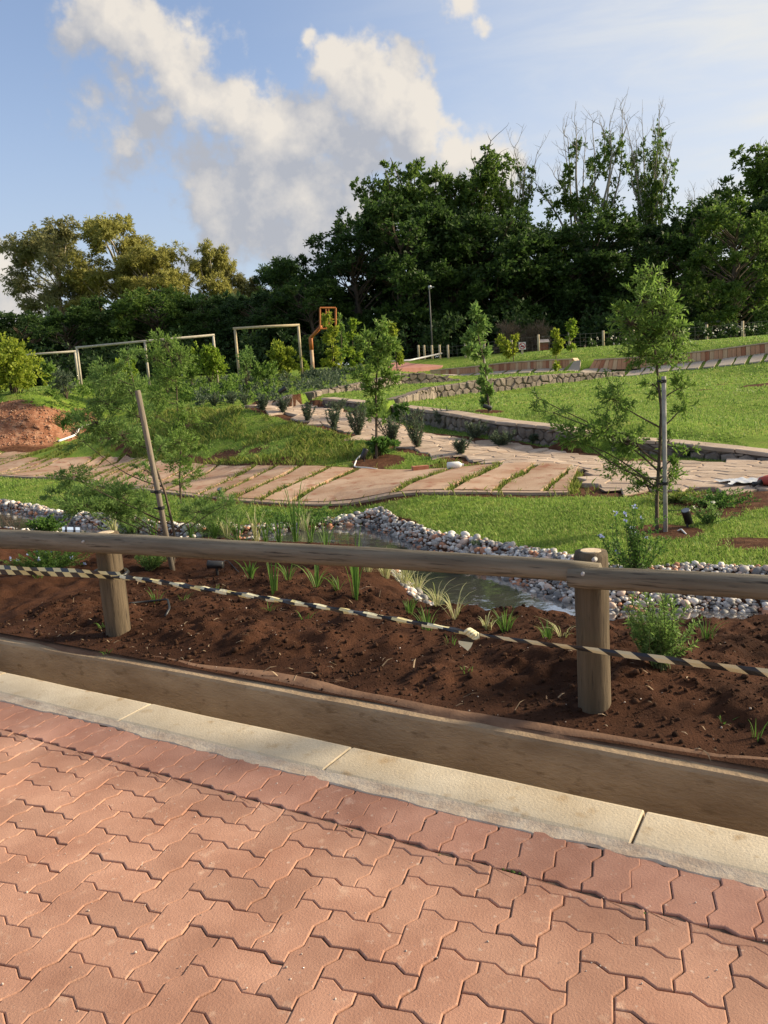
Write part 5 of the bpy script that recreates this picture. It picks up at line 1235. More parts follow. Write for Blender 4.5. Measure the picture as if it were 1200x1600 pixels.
# ---- saplings: a traced stem, branches to each clump of leaves
def sapling(name, label, base, stem, clumps, leaf, L, Wd, r=.018, d=None, group=None, cat='young tree', bark=None, per=14, dens=1.0, droop=0., twigs_seen=True, spread=.9, grow=1.0):
    b = G(*base) if d is None else None
    if b is None: d0 = d or 20; b = at(base[0], base[1], d0); 
    d0 = b[1]; k = math.sqrt(b@b)/FPX
    S = [b-np.array([0, 0, .08])]+[at(x, y, d0+dd) for x, y, dd in stem]
    root = empty(name, tuple(b), label, cat, group); seg = []; n = len(S)
    sl_ = np.r_[0, np.cumsum([np.linalg.norm(S[i+1]-S[i]) for i in range(n-1)])]; SS = np.linspace(0, sl_[-1], n*4); Q = np.stack([np.interp(SS, sl_, np.array(S)[:, j]) for j in range(3)], 1)
    for i in range(len(Q)-1): t0, t1 = i/(len(Q)-1), (i+1)/(len(Q)-1); seg.append((Q[i], Q[i+1], r*(1-.75*t0), r*(1-.75*t1)))
    P = []; D = []
    for (cx, cy, rx, ry, tw) in clumps:
        rx_, ry_ = rx*k*grow, ry*k*grow; c = at(cx, cy, d0+rng.normal(0, .45)*min(rx_, .6)); tw = int(tw*dens)
        low = [q for q in Q if q[2] < c[2]-.15*abs(q[0]-c[0])]; low = low or [Q[len(Q)//2]]
        o = min(low, key=lambda q: abs(q[2]-(c[2]-.62*abs(q[0]-c[0]))))
        seg += limb(o, c, r*.45, r*.18, 6, .10)
        p, dd, st_, en_ = clump_leaves(c, (rx_, rx_*.9, ry_), tw, per, droop=droop, spread=spread); P.append(p); D.append(dd)
        if twigs_seen:
            for a, e in zip(st_, en_): seg.append((a, e, r*.12, r*.05)); seg.append((c, a, r*.15, r*.1))
    obj('trunk', tubes(seg, 5 if r > .015 else 4), bark or BARK, root, True)
    P = np.concatenate(P); D = np.concatenate(D); m_ = len(P); v, f = leaves_mesh(P, D, L*rng.uniform(.6, 1.25, m_), Wd*rng.uniform(.7, 1.2, m_)); obj('crown', (v, f), leaf, root)
    return root
STAKE = mat('grey_stake', (.30, .29, .27), (.42, .40, .37), 12, .85, .003, 60); STAKEB = woodmat('stake_wood', (.17, .14, .105), (.28, .235, .18), (.08, .065, .05), (0, 0, 1)); TIE = mat('black_tie', (.02, .02, .02), None, rough=.5)
def stake(label, base, top, r, m, dd=0.0, ties=()):
    b = G(*base); t = at(top[0], top[1], b[1]+dd); root = empty('tree_stake', tuple(b), label, 'stake')
    q = MB(); q.tube([b-np.array([0, 0, .15]), b+(t-b)*.5, t-(t-b)*.01, t], [r, r, r*.98, r*.9], 10, wob=.05); obj('pole', q.data(), m, root, True)
    for s in ties:
        c = b+(t-b)*s; q = MB(); q.tube([c-unit(t-b)*.014, c+unit(t-b)*.014], r*1.25, 10); e = c+np.array([-.06, .01, .0]); q.tube([c, (c+e)/2+np.array([0, -.03, 0]), e], .008, 5); obj('tie', q.data(), TIE, root)
    return root
# tall staked sapling on the near lawn, right
A_cl = [(1018, 440, 26, 30, 30), (1005, 470, 34, 30, 40), (1035, 490, 34, 32, 44), (985, 505, 32, 26, 36), (1050, 520, 34, 26, 40), (1010, 530, 40, 28, 50), (970, 490, 18, 20, 16), (1000, 555, 36, 22, 36), (1045, 555, 30, 22, 30), (1070, 535, 20, 14, 12),
        (1020, 600, 16, 24, 12), (1065, 605, 20, 26, 20), (1070, 635, 18, 20, 12), (960, 625, 28, 40, 40), (945, 670, 42, 28, 50), (985, 690, 36, 26, 44), (900, 680, 36, 22, 30), (865, 645, 30, 16, 12), (840, 622, 18, 14, 7), (900, 690, 22, 14, 14), (975, 730, 40, 26, 40), (1010, 760, 30, 20, 20), (1045, 745, 22, 22, 18), (1045, 690, 16, 24, 12), (1060, 725, 12, 30, 8), (1080, 700, 18, 10, 5)]
sapling('young_tree', 'tall staked sapling on the near lawn with a long branch drooping left', (1026, 830), [(1026, 780, 0), (1031, 700, .02), (1033, 640, 0), (1027, 580, 0), (1020, 520, 0), (1018, 440, 0), (1018, 415, 0)], A_cl, LF_SAP, .058, .016, .022, per=22, dens=.66, spread=1.2, grow=1.18)
stake('grey pole staking the tall sapling on the near lawn', (1040, 832), (1037, 588), .021, STAKE, .02, (.32, .97))
# slender sapling on the mound
B_cl = [(595, 512, 16, 14, 14), (575, 535, 20, 18, 24), (605, 540, 20, 18, 26), (590, 565, 26, 18, 36), (570, 585, 22, 16, 24), (608, 590, 22, 16, 24), (585, 608, 22, 14, 24), (590, 632, 13, 12, 10), (580, 650, 9, 10, 6), (598, 655, 8, 8, 4)]
sapling('young_tree', 'slender sapling with a dark stem on the grass mound beside the flagged path', (588, 716), [(588, 660, 0), (587, 610, 0), (590, 560, 0), (597, 506, 0)], B_cl, LF_SAP, .10, .03, .032, per=20, grow=1.15, spread=1.1)
C_cl = [(742, 487, 12, 14, 14), (750, 508, 16, 14, 20), (740, 530, 20, 16, 26), (752, 552, 22, 12, 22), (735, 545, 14, 12, 14), (757, 580, 9, 14, 10), (754, 600, 10, 10, 10), (760, 612, 13, 12, 22), (758, 628, 10, 8, 10)]
sapling('young_tree', 'slim sapling with a leafy foot on the upper lawn edge left of the plank bench', (765, 642), [(760, 600, 0), (755, 560, 0), (746, 520, 0), (741, 478, 0)], C_cl, LF_FEA, .13, .05, .034, per=18)
stake('pale stake at the foot of the slim sapling on the lawn edge', (767, 641), (755, 556), .034, STAKE, .0, (.5,))
# feathery sapling with the leaning stake in the soil bed
D_cl = [(175, 590, 34, 28, 40), (205, 615, 26, 26, 26), (165, 630, 32, 24, 32), (150, 660, 40, 22, 34), (190, 680, 34, 22, 34), (130, 690, 30, 14, 18), (215, 650, 22, 30, 22), (110, 745, 36, 16, 24), (150, 765, 44, 18, 40), (190, 775, 36, 24, 40), (130, 790, 42, 18, 34), (180, 800, 34, 18, 28), (225, 790, 22, 20, 18), (90, 770, 24, 14, 12), (250, 700, 16, 26, 14), (225, 735, 20, 16, 12), (200, 560, 20, 20, 14), (310, 800, 34, 26, 26), (350, 790, 26, 22, 14)]
sapling('young_tree', 'feathery sapling tied to the leaning stake in the soil bed', (270, 880), [(272, 830, .02), (258, 770, .04), (240, 720, .05), (222, 670, .05), (212, 610, .05), (200, 565, .05)], D_cl, LF_FEA, .045, .0095, .014, per=44, dens=.8, grow=1.2, cat='young tree')
stake('rough wooden stake leaning left in the soil bed, taller than the rail', (272, 893), (215, 610), .024, STAKEB, .0, (.36, .45))
D2 = [(258, 540, 26, 22, 34), (240, 560, 22, 20, 24), (280, 560, 22, 24, 28), (262, 590, 26, 20, 32), (250, 620, 22, 16, 18), (290, 640, 20, 18, 16), (295, 665, 30, 22, 34), (280, 690, 32, 22, 38), (315, 695, 20, 18, 18), (275, 720, 30, 20, 34), (300, 735, 22, 16, 20), (285, 755, 16, 12, 10), (245, 650, 14, 20, 10)]
sapling('young_tree', 'bushy green sapling on the lawn just right of the leaning stake', (282, 788), [(281, 740, 0), (283, 690, 0), (277, 640, 0), (276, 600, 0), (262, 540, 0)], D2, LF_SAP, .055, .016, .018, per=30, dens=.85, grow=1.2)
# young trees round the hoop and terrace
for lab, base, stem, cl, lf in (
    ('lime green young tree hiding the hoop backboard', (520, 592), [(520, 550, 0), (516, 492, 0)], [(513, 500, 11, 12, 18), (522, 515, 10, 10, 16), (515, 530, 13, 10, 20), (520, 550, 13, 12, 22), (512, 568, 12, 10, 16), (530, 570, 12, 12, 16)], LF_GOLD),
    ('darker young tree right behind the hoop', (534, 592), [(534, 550, 0), (532, 495, 0)], [(532, 505, 8, 14, 14), (535, 530, 11, 14, 20), (533, 555, 11, 14, 18)], LF_SAP),
    ('pale lime young tree right of the hoop with a gap in its crown', (552, 596), [(552, 560, 0), (550, 503, 0)], [(552, 506, 8, 8, 12), (548, 525, 8, 10, 12), (556, 527, 6, 6, 8), (545, 548, 12, 10, 18), (560, 555, 12, 12, 16), (550, 575, 13, 12, 16)], LF_YEL),
    ('yellow green weeping young tree on the terrace lawn above the stone walls', (621, 580), [(618, 550, 0), (612, 505, 0)], [(598, 512, 9, 7, 10), (610, 508, 9, 7, 12), (614, 522, 9, 9, 14), (620, 545, 8, 12, 14), (624, 560, 7, 10, 12), (615, 535, 9, 9, 10)], LF_GOLD),
    ('golden leaved young tree left of the white sign', (802, 572), [(802, 550, 0), (803, 518, 0)], [(783, 532, 9, 7, 14), (790, 540, 10, 9, 18), (803, 525, 6, 8, 10), (800, 540, 9, 9, 14), (795, 552, 10, 7, 12)], LF_GOLD),
    ('small golden young tree in front of the left plank bench', (868, 580), [(869, 550, 0), (868, 515, 0)], [(867, 522, 6, 7, 12), (871, 536, 9, 8, 18), (868, 547, 10, 6, 14), (870, 572, 6, 9, 10), (874, 540, 7, 6, 8)], LF_GOLD),
    ('narrow lime young tree behind the end of the left plank bench', (893, 551), [(893, 535, 0), (892, 500, 0)], [(892, 505, 7, 6, 12), (894, 516, 8, 7, 16), (892, 527, 7, 6, 10), (893, 542, 7, 6, 8)], LF_YEL)):
    dd = {0: 38}.get(0); sapling('young_tree', lab, base, stem, cl, lf, .17, .085, .03, d={520: 39, 534: 40.5, 552: 37.5, 621: 35.5, 802: 38, 868: 34.3, 893: 38.5}[base[0]], per=14, spread=1.0)
# shrubs and bushes: px, py of the foot, half width, height, leaf
def bush(name, label, base, w, h, leaf, L, Wd, n=30, per=16, group=None, d=None, cat='shrub', flat=1.0, upb=.3, flowers=None):
    b = G(*base) if d is None else None
    if b is None: b = at(base[0], base[1], d or 30)
    k = np.linalg.norm(b-CAM)/FPX; w_, h_ = w*k, h*k; root = empty(name, tuple(b), label, cat, group); P = []; D = []; seg = []
    nc = max(int(n/6), 3)
    for i in range(nc):
        a = rng.uniform(0, 6.28); q = rng.uniform(0, .62); z = rng.uniform(.3, .78); s = rng.uniform(.3, .46)
        c = b+np.array([q*w_*math.cos(a), q*w_*math.sin(a)*.8*flat, z*h_]); seg += limb(b-np.array([0, 0, .03]), c, .012+.01*w_, .004, 4, .1)
        p, dd, st_, en_ = clump_leaves(c, (w_*s*1.2, w_*s*1.1, h_*s*.8), max(n//nc+4, 6), per, upb=upb); ok = p[:, 2] > b[2]-.02; P.append(p[ok]); D.append(dd[ok])
    obj('stems', tubes(seg, 4), BARK, root, True); P = np.concatenate(P); D = np.concatenate(D); v, f = leaves_mesh(P, D, L*rng.uniform(.6, 1.25, len(P)), Wd*rng.uniform(.7, 1.2, len(P))); obj('foliage', (v, f), leaf, root)
    if flowers:
        nf, fm, fs = flowers; c = b+np.stack([rng.uniform(-.8, .8, nf)*w_, rng.uniform(-.9, .3, nf)*w_, rng.uniform(.35, 1.0, nf)*h_], 1); PP = np.repeat(c, 6, 0); DD = unit(rng.normal(size=(nf*6, 3)))+np.array([0, -.3, .5])
        v, f = leaves_mesh(PP, DD, fs, fs*.8); tag(obj('flowers', (v, f), fm, root), kind='stuff')
    return root
bush('citrus_bush', 'bright lime green rounded bush at the far left above the red soil bank', (26, 626), 62, 84, LF_GOLD, .16, .10, 150, 18, d=31.5)
bush('citrus_bush', 'bright lime bush right of the left timber frames, fifth along the row', (330, 600), 30, 60, LF_YEL, .16, .10, 70, 16, d=34)
bush('citrus_bush', 'round lime green bush under the frame left of the hoop', (447, 592), 27, 62, LF_GOLD, .16, .10, 80, 16, d=37)
bush('citrus_bush', 'half hidden lime bush between the feathery saplings', (205, 610), 26, 45, LF_YEL, .16, .10, 50, 16, d=32)
bush('citrus_bush', 'small lime bush left of the hoop pole', (478, 592), 12, 30, LF_YEL, .14, .08, 26, 14, d=38)
bush('shrub', 'pale yellow tinged shrub behind the bright far left bush', (83, 602), 20, 45, LF_SAP, .15, .08, 34, 14, d=33)
bush('shrub', 'grey blue shrub at the foot of the far left timber frame', (105, 622), 30, 42, LF_ROS, .12, .03, 50, 18, d=30)
bush('shrub', 'green shrub with upright shoots below the widest timber frame', (300, 600), 24, 45, LF_SAP, .14, .06, 40, 14, d=35)
bush('shrub', 'tall loose shrub under the right post of the widest frame', (385, 602), 26, 62, LF_FEA, .12, .04, 44, 16, d=33)
bush('shrub', 'feathery green shrub between the left timber frames and the leaning stake', (160, 622), 30, 55, LF_FEA, .13, .04, 60, 18, d=29)
bush('shrub', 'leafy mid green shrub right behind the bushy green sapling', (262, 612), 34, 50, LF_SAP, .14, .07, 60, 16, d=32.5)
bush('shrub', 'low mixed shrub below the frame nearest the hoop', (415, 606), 26, 40, LF_SAP, .13, .05, 50, 16, d=33.5)
bush('shrub', 'low bluish shrub at the foot of the hoop pole', (495, 603), 24, 26, LF_ROS, .12, .04, 44, 16, d=36)
bush('shrub', 'low green shrub under the lime young trees by the hoop', (545, 603), 30, 26, LF_SAP, .12, .06, 50, 16, d=35)
bush('fern_bush', 'light green fern like clump on the red soil bank', (122, 680), 28, 36, LF_STR, .22, .03, 30, 14, d=24.5, upb=.7)
bush('herb_clump', 'leafy green patch at the foot of the slender sapling', (592, 712), 34, 26, LF_HERB, .09, .05, 40, 14)
bush('herb_clump', 'bright herb clump in front of the stone wall below the slender sapling', (628, 662), 16, 32, LF_HERB, .12, .06, 26, 14)
GR = 'rosemary shrubs planted along the flagged path'
for (px, py, w, h, lab) in ((653, 700, 27, 62, 'largest spiky grey green shrub on the flagged path, right of the slender sapling'), (613, 691, 24, 42, 'spiky shrub touching the right of the slender sapling stem'), (560, 681, 24, 52, 'upright spiky shrub just left of the slender sapling'), (522, 672, 17, 34, 'spiky shrub second left of the slender sapling'),
    (480, 658, 16, 30, 'spiky shrub third left of the slender sapling'), (442, 645, 14, 26, 'spiky shrub fourth left of the slender sapling'), (410, 641, 12, 24, 'small spiky shrub near the top of the flagged path'), (720, 710, 18, 24, 'low rounded grey green shrub alone on the flagged path'),
    (528, 643, 24, 18, 'low spreading shrub at the left end of the long stone wall'), (742, 685, 26, 26, 'dark shrub at the foot of the long stone wall'), (785, 697, 24, 24, 'dark shrub right of its twin at the wall foot'), (690, 668, 18, 30, 'olive shrub leaning on the long stone wall'),
    (383, 634, 11, 20, 'small grey shrub at the head of the flagged path'), (363, 632, 11, 20, 'grey tuft left of the path head'), (335, 634, 13, 22, 'grey green tuft behind the bushy sapling'), (1075, 714, 24, 18, 'olive weedy shrub on the low stone edge right of the tall sapling'), (835, 694, 14, 16, 'small dark tuft at the right end of the long stone wall')):
    b = G(px, py)
    if b is None: b = at(px, py, 28)
    k = np.linalg.norm(b-CAM)/FPX; root = empty('spiky_shrub', tuple(b), lab, 'shrub', GR); n = 20 if h > 30 else 16; P = []; D = []; seg = []
    for i in range(n):
        a = rng.uniform(0, 6.28); l = rng.uniform(.55, 1.0); e = b+np.array([math.cos(a)*w*k*rng.uniform(.1, 1), math.sin(a)*w*k*rng.uniform(.1, .9), h*k*l]); lm = limb(b, e, .009, .004, 4, .10); seg += lm
        for p0, p1, _, _ in lm:
            t = rng.uniform(0, 1, (22, 1)); q = p0+(p1-p0)*t; P.append(q); D.append(unit(p1-p0)*.7+rng.normal(0, .6, (22, 3))*.8)
    obj('stems', tubes(seg, 4), BARK, root); P = np.concatenate(P); D = np.concatenate(D); v, f = leaves_mesh(P, D, .075*rng.uniform(.6, 1.2, len(P)), .016); obj('needles', (v, f), LF_ROS, root)
# low planting on the left terrace between path head and frames
P = []; D = []
for i in range(150):
    px = rng.uniform(290, 580); d = rng.uniform(28, 39); b = at(px, 600, d); z = th(b[0], b[1]); s = rng.uniform(.12, .3); p, dd, _, _ = clump_leaves((b[0], b[1], z+s*.6), (s*1.1, s, s*1.3), 8, 9, upb=.8); P.append(p); D.append(dd)
P = np.concatenate(P); D = np.concatenate(D); v, f = leaves_mesh(P, D, .13, .04); tag(link('terrace_planting', wmesh('terrace_planting', v, f, LF_ROS)), kind='stuff')
P = []; D = []
for i in range(120):
    px = rng.uniform(70, 430); d = rng.uniform(30, 37); b = at(px, 600, d); z = th(b[0], b[1]); s = rng.uniform(.14, .42); p, dd, _, _ = clump_leaves((b[0], b[1], z+s*.6), (s*1.2, s, s*1.3), 9, 10, upb=.6); P.append(p); D.append(dd)
P = np.concatenate(P); D = np.concatenate(D); v, f = leaves_mesh(P, D, .14*rng.uniform(.7, 1.2, len(P)), .06); tag(link('terrace_scrub', wmesh('terrace_scrub', v, f, LF_SAP)), kind='stuff')
# roses and brush along the fence
GO = 'white rose bushes along the wire fence'
for px, py, d, lab in ((925, 548, 43, 'white rose bush left of the fence post behind the bench gap'), (952, 547, 42.5, 'fullest white rose bush behind the bench gap'), (970, 546.5, 42.3, 'small white rose bush, second left of the tall sapling'), (988, 545, 42, 'white rose bush nearest the tall sapling crown'), (1108, 536, 40.5, 'cream rose bush first right of the tall sapling'), (1125, 534, 40.3, 'cream rose bush second right of the tall sapling'),
    (1150, 530, 40, 'cream rose bush under the fallen bare branch'), (1172, 528, 39.8, 'tall cream rose bush right of the fallen branch'), (1195, 524, 39.4, 'cream rose bush at the right edge')):
    bush('rose_bush', lab, (px, py+2), 11, 21, LF_DARK, .10, .06, 24, 12, GO, d, flowers=(8, PET_W, .06))
for px, lab in ((1090, 'dark clipped shrub behind the first cream roses'), (1138, 'dark clipped shrub between the cream roses'), (1182, 'dark clipped shrub nearest the right edge')):
    bush('dark_shrub', lab, (px, 533), 22, 26, LF_DARK2, .13, .08, 60, 12, None, 44)
for px, w, h, lab in ((800, 34, 42, 'bare brown brushwood shrub left of the small hut'), (842, 34, 40, 'bare brown brushwood shrub behind the small hut')):
    bush('bare_shrub', lab, (px, 562), w, h+14, LF_BRN, .32, .02, 130, 18, None, 48.3, upb=.9)
bush('green_shrub', 'light green leafy shrub at the right edge below the wood', (1205, 540), 36, 60, LF_OAK, .2, .12, 80, 14, None, 46)
b = at(1120, 522, 49); seg = limb(at(1085, 512, 49), at(1135, 502, 48.6), .05, .09, 6, .06)+limb(at(1135, 502, 48.6), at(1162, 516, 48.3), .09, .12, 5, .04)+limb(at(1140, 504, 48.6), at(1128, 522, 48.6), .05, .03, 4)
seg += limb(at(1162, 516, 48.3), at(1166, 560, 48.3), .12, .14, 4, .05)
ob = obj('fallen_branch', tubes(seg, 6), BARKG, None, True); tag(ob, 'bare grey fallen branch arching above the wire fence', 'branch')

# ------------------------------------------------------------------ strap leaved plants by the stream
def ground_at(px, py):
    best = None; r = ray(px, py)
    for d in np.arange(2.6, 14, .03):
        p = CAM+r*(d/r[1]); c = p[0]*N31[0]+p[1]*N31[1]
        z = sz(p[0], p[1]) if (inpoly(np.array([p[0]]), np.array([p[1]]), NEAR)[0]) else th(p[0], p[1])
        if p[2] <= z: return np.array([p[0], p[1], z])
    return G(px, py)
def strap(label, base, hpx, n, leaf, wd=.014, spread=.5, name='strap_plant', group=None, cat='plant', curve=.5, d=None):
    b = ground_at(*base); k = np.linalg.norm(b-CAM)/FPX; h = hpx*k; V = []; F = []
    if leaf is LF_STR: wd *= .68; h *= 1.22 if group == 'strap leaved plants along the stream' else 1; spread = min(spread*1.35+.1, 1.0); n = int(n*1.5)
    if leaf is LF_CRM: h *= 1.35; n = int(n*1.5)
    for i in range(n):
        a = rng.uniform(0, 6.28); l = h*rng.uniform(.55, 1.08); out = np.array([math.cos(a), math.sin(a), 0]); sp_ = spread*rng.uniform(.15, 1); st_ = b+out*rng.uniform(0, .03)+np.array([0, 0, -.01]); side = np.array([-out[1], out[0], 0]); side = unit(side+rng.normal(0, .4, 3)*np.array([1, 1, 0]))
        o = len(V); ns = 5; w = wd*rng.uniform(.7, 1.2)
        for j in range(ns+1):
            t = j/ns; c = st_+out*l*sp_*(t*.6+curve*t*t*t)+np.array([0, 0, l*(t-curve*spread*.55*t**3)]); ww = w*(1-t)**.6*.5*(.6+.8*min(t*3, 1)) if j < ns else .0004
            V += [c-side*ww, c+np.array([0, 0, -ww*.3])+out*ww*.4, c+side*ww]
        for j in range(ns):
            for q in (0, 1): F.append([o+j*3+q, o+(j+1)*3+q, o+(j+1)*3+q+1, o+j*3+q+1])
    ob = obj(name, (V, F), leaf, None, True, loc=tuple(b)); tag(ob, label, cat, group); return ob
GI = 'strap leaved plants along the stream'
for (px, py, h, n, wd, sp, lab) in ((557, 936, 108, 8, .020, .22, 'tall single iris with blades crossing the rail'), (462, 846, 92, 11, .020, .25, 'tallest iris clump left of the open water'), (437, 850, 66, 14, .018, .45, 'arching iris clump left of the tallest one'), (485, 848, 58, 10, .018, .4, 'iris clump at the edge of the reflecting water'), (415, 848, 60, 10, .016, .4, 'iris clump above the rail, second left of the tallest'),
    (372, 846, 52, 12, .016, .5, 'arching iris clump right of the leaning stake'), (335, 842, 70, 14, .016, .4, 'tall strappy clump nearest the leaning stake'), (495, 918, 46, 9, .020, .55, 'iris under the rail with curled yellowing blade'), (428, 928, 52, 5, .020, .2, 'upright sparse iris in the soil below the rail'), (392, 905, 40, 9, .018, .7, 'floppy strap plant beside the black spotlight'), (200, 838, 44, 12, .015, .4, 'strappy clump above the rail right of the left post'), (240, 846, 62, 10, .014, .4, 'strappy clump just left of the leaning stake foot'), (300, 846, 50, 10, .014, .5, 'strappy clump just right of the leaning stake foot')):
    strap(lab, (px, py), h, n, LF_STR, wd, sp, 'iris_plant', GI)
for (px, py, h, n, lab) in ((400, 846, 58, 18, 'pale striped iris clump at the stream head, left of the tallest green one'), (478, 846, 64, 16, 'pale striped iris clump behind the tallest green iris'), (355, 842, 50, 16, 'pale striped clump in the herbs right of the stake'), (180, 838, 40, 14, 'pale striped clump above the left rail near the left post')):
    strap(lab, (px, py), h/1.35, n, LF_CRM, .012, .5, 'iris_plant', GI)
for (px, py, h, n, sp, lab) in ((450, 905, 34, 8, .6, 'low iris in the soil between the two sparse ones'), (530, 925, 30, 7, .6, 'low iris left of the single tall one'), (325, 865, 40, 9, .5, 'iris right behind the rail beside the leaning stake'), (510, 862, 46, 8, .4, 'iris at the waterline just behind the rail'), (385, 868, 44, 9, .5, 'iris behind the rail above the lying spotlight')):
    strap(lab, (px, py), h, n, LF_STR, .016, sp, 'iris_plant', GI)
GV = 'cream striped grasses on the stream edge'
for (px, py, h, n, lab) in ((575, 893, 32, 24, 'cream striped grass tuft farthest up the bank'), (603, 903, 40, 28, 'cream striped grass tuft under the rail above the water tongue'), (632, 915, 42, 30, 'fullest cream striped grass tuft beside the water'), (652, 926, 38, 26, 'cream striped grass tuft below the fullest one'), (683, 950, 36, 18, 'cream striped grass tuft above the yellow tape middle'), (712, 968, 46, 14, 'pale dry grass tuft leaning over the water'), (760, 985, 26, 10, 'small pale grass tuft left of the green tuft by the water'), (880, 996, 30, 10, 'yellowing tuft left of the near post'), (1040, 985, 24, 8, 'small pale tuft right of the near post')):
    strap(lab, (px, py), h, n, LF_CRM, .007, .95, 'striped_grass', GV, curve=.7)
GG = 'small green tufts in the soil'
for (px, py, h, n, sp, lab) in ((668, 985, 46, 16, .35, 'upright green tuft behind the tape, left of the knot'), (640, 958, 40, 14, .4, 'green tuft on the bank right of the tall single iris'), (790, 988, 44, 24, .5, 'round green tuft in front of the rippled water'), (855, 998, 36, 14, .6, 'green tuft left of the near fence post'), (1104, 998, 38, 18, .45, 'green tuft right of the tall leafy shrub'), (476, 968, 22, 8, .8, 'small seedling below the tape middle'), (420, 956, 22, 6, .8, 'small seedling under the tape, left of the curled iris'), (243, 940, 26, 9, .9, 'bright seedling right of the left post'), (286, 938, 18, 5, .8, 'tiny seedling beside the black pipe'), (162, 980, 12, 6, .9, 'tiny tuft at the foot of the left post'),
    (1180, 1158, 36, 5, .3, 'thin bright shoot at the right edge of the soil'), (706, 1006, 26, 5, .35, 'thin green shoots just left of the tape knot'), (340, 925, 18, 6, .8, 'tiny sprig below the black spotlight'), (730, 1050, 12, 6, .6, 'faint sprig in the soil below the knot'), (1130, 1135, 14, 6, .9, 'tiny weed right of the near post foot'), (168, 1020, 8, 6, .9, 'flat weed by the channel wall at the left'), (60, 905, 24, 8, .6, 'seedling under the blue flowered mat')):
    strap(lab, (px, py), h, n, LF_STR, .009, sp, 'green_tuft', GG)
# leafy plants by the fence
def leafy(label, base, w, h, leaf, L, Wd, n, per, fl=None, name='leafy_shrub', cat='shrub', flow=None):
    b = ground_at(*base); k = np.linalg.norm(b-CAM)/FPX; root = empty(name, tuple(b), label, cat); seg = []; P = []; D = []; tips = []
    for i in range(n):
        a = rng.uniform(0, 6.28); q = rng.uniform(0, 1)**.7; e = b+np.array([math.cos(a)*w*k*q, math.sin(a)*w*k*q*.8, h*k*rng.uniform(.35, 1)*(1-.25*q)]); lm = limb(b+rng.normal(0, .02, 3)*np.array([1, 1, 0]), e, .004, .0016, 5, .10); seg += lm; tips.append(e)
        for p0, p1, _, _ in lm[1:]:
            t = rng.uniform(0, 1, (per, 1)); P.append(p0+(p1-p0)*t); D.append(unit(p1-p0)*.6+rng.normal(0, .65, (per, 3)))
    obj('stems', tubes(seg, 4), STEMG, root); P = np.concatenate(P); D = np.concatenate(D); v, f = leaves_mesh(P, D, L*rng.uniform(.6, 1.2, len(P)), Wd*rng.uniform(.7, 1.2, len(P))); obj('foliage', (v, f), leaf, root)
    if flow:
        nf, fm, fs = flow; c = np.array(random.sample(tips, min(nf, len(tips)))); PP = np.repeat(c, 7, 0)+rng.normal(0, fs*.25, (len(c)*7, 3)); v, f = leaves_mesh(PP, unit(rng.normal(size=PP.shape))+np.array([0, -.4, .5]), fs, fs*.8); tag(obj('flowers', (v, f), fm, root), kind='stuff')
    return root
STEMG = mat('green_stem', (.08, .11, .035), (.13, .14, .05), 30, .7)
leafy('tall narrow leaved green shrub right of the near fence post', (1032, 1046), 62, 150, LF_FEA, .034, .007, 46, 20)
leafy('shrub with pale blue flowers rising behind the rail, right of the near post', (990, 905), 56, 116, LF_HERB, .036, .014, 36, 12, name='flowering_shrub', flow=(12, PET_B, .022))
leafy('low blue flowered mat plant under the rail left of the left post', (78, 893), 66, 44, LF_HERB, .026, .007, 100, 16, name='flowering_mat', cat='plant', flow=(12, PET_B, .018))
leafy('scraggly white tipped weed right of the lawn spotlight', (1108, 822), 36, 40, LF_FEA, .035, .012, 24, 10, name='weed', cat='weed', flow=(5, PET_W, .02))
leafy('pale straggling weeds on the soil heap behind the spotlight', (1120, 792), 60, 26, LF_HERB, .045, .018, 40, 9, name='weed', cat='weed')
leafy('yellowish weeds along the path edge behind the tall sapling', (1060, 785), 60, 20, LF_GRY, .05, .014, 36, 9, name='weed', cat='weed')
leafy('green leafy plant with yellow flowers beyond the stream left of the stake', (120, 806), 40, 44, LF_HERB, .05, .02, 34, 12, name='flowering_plant', cat='plant', flow=(7, PET_Y, .03))
leafy('broad leaved plant at the water edge above the left rail', (75, 832), 34, 26, LF_HERB, .045, .025, 28, 11, name='waterside_plant', cat='plant')
leafy('soft feathery herb mass beyond the rail right of the stake', (345, 840), 60, 80, LF_FEA, .045, .007, 56, 22, name='feathery_herb', cat='plant')
leafy('second feathery herb, low, left of the stake beyond the rail', (205, 835), 60, 60, LF_FEA, .045, .007, 50, 22, name='feathery_herb', cat='plant')
leafy('sprawling herb at the foot of the leaning stake', (235, 893), 34, 40, LF_FEA, .03, .007, 30, 16, name='feathery_herb', cat='plant')
leafy('trailing green edge plant where lawn meets the stream top', (470, 815), 90, 22, LF_HERB, .05, .02, 50, 10, name='creeping_plant', cat='plant')
leafy('small silver leaved weed on the lawn behind the rail', (748, 855), 14, 8, LF_ROS, .03, .014, 14, 8, name='weed', cat='weed')

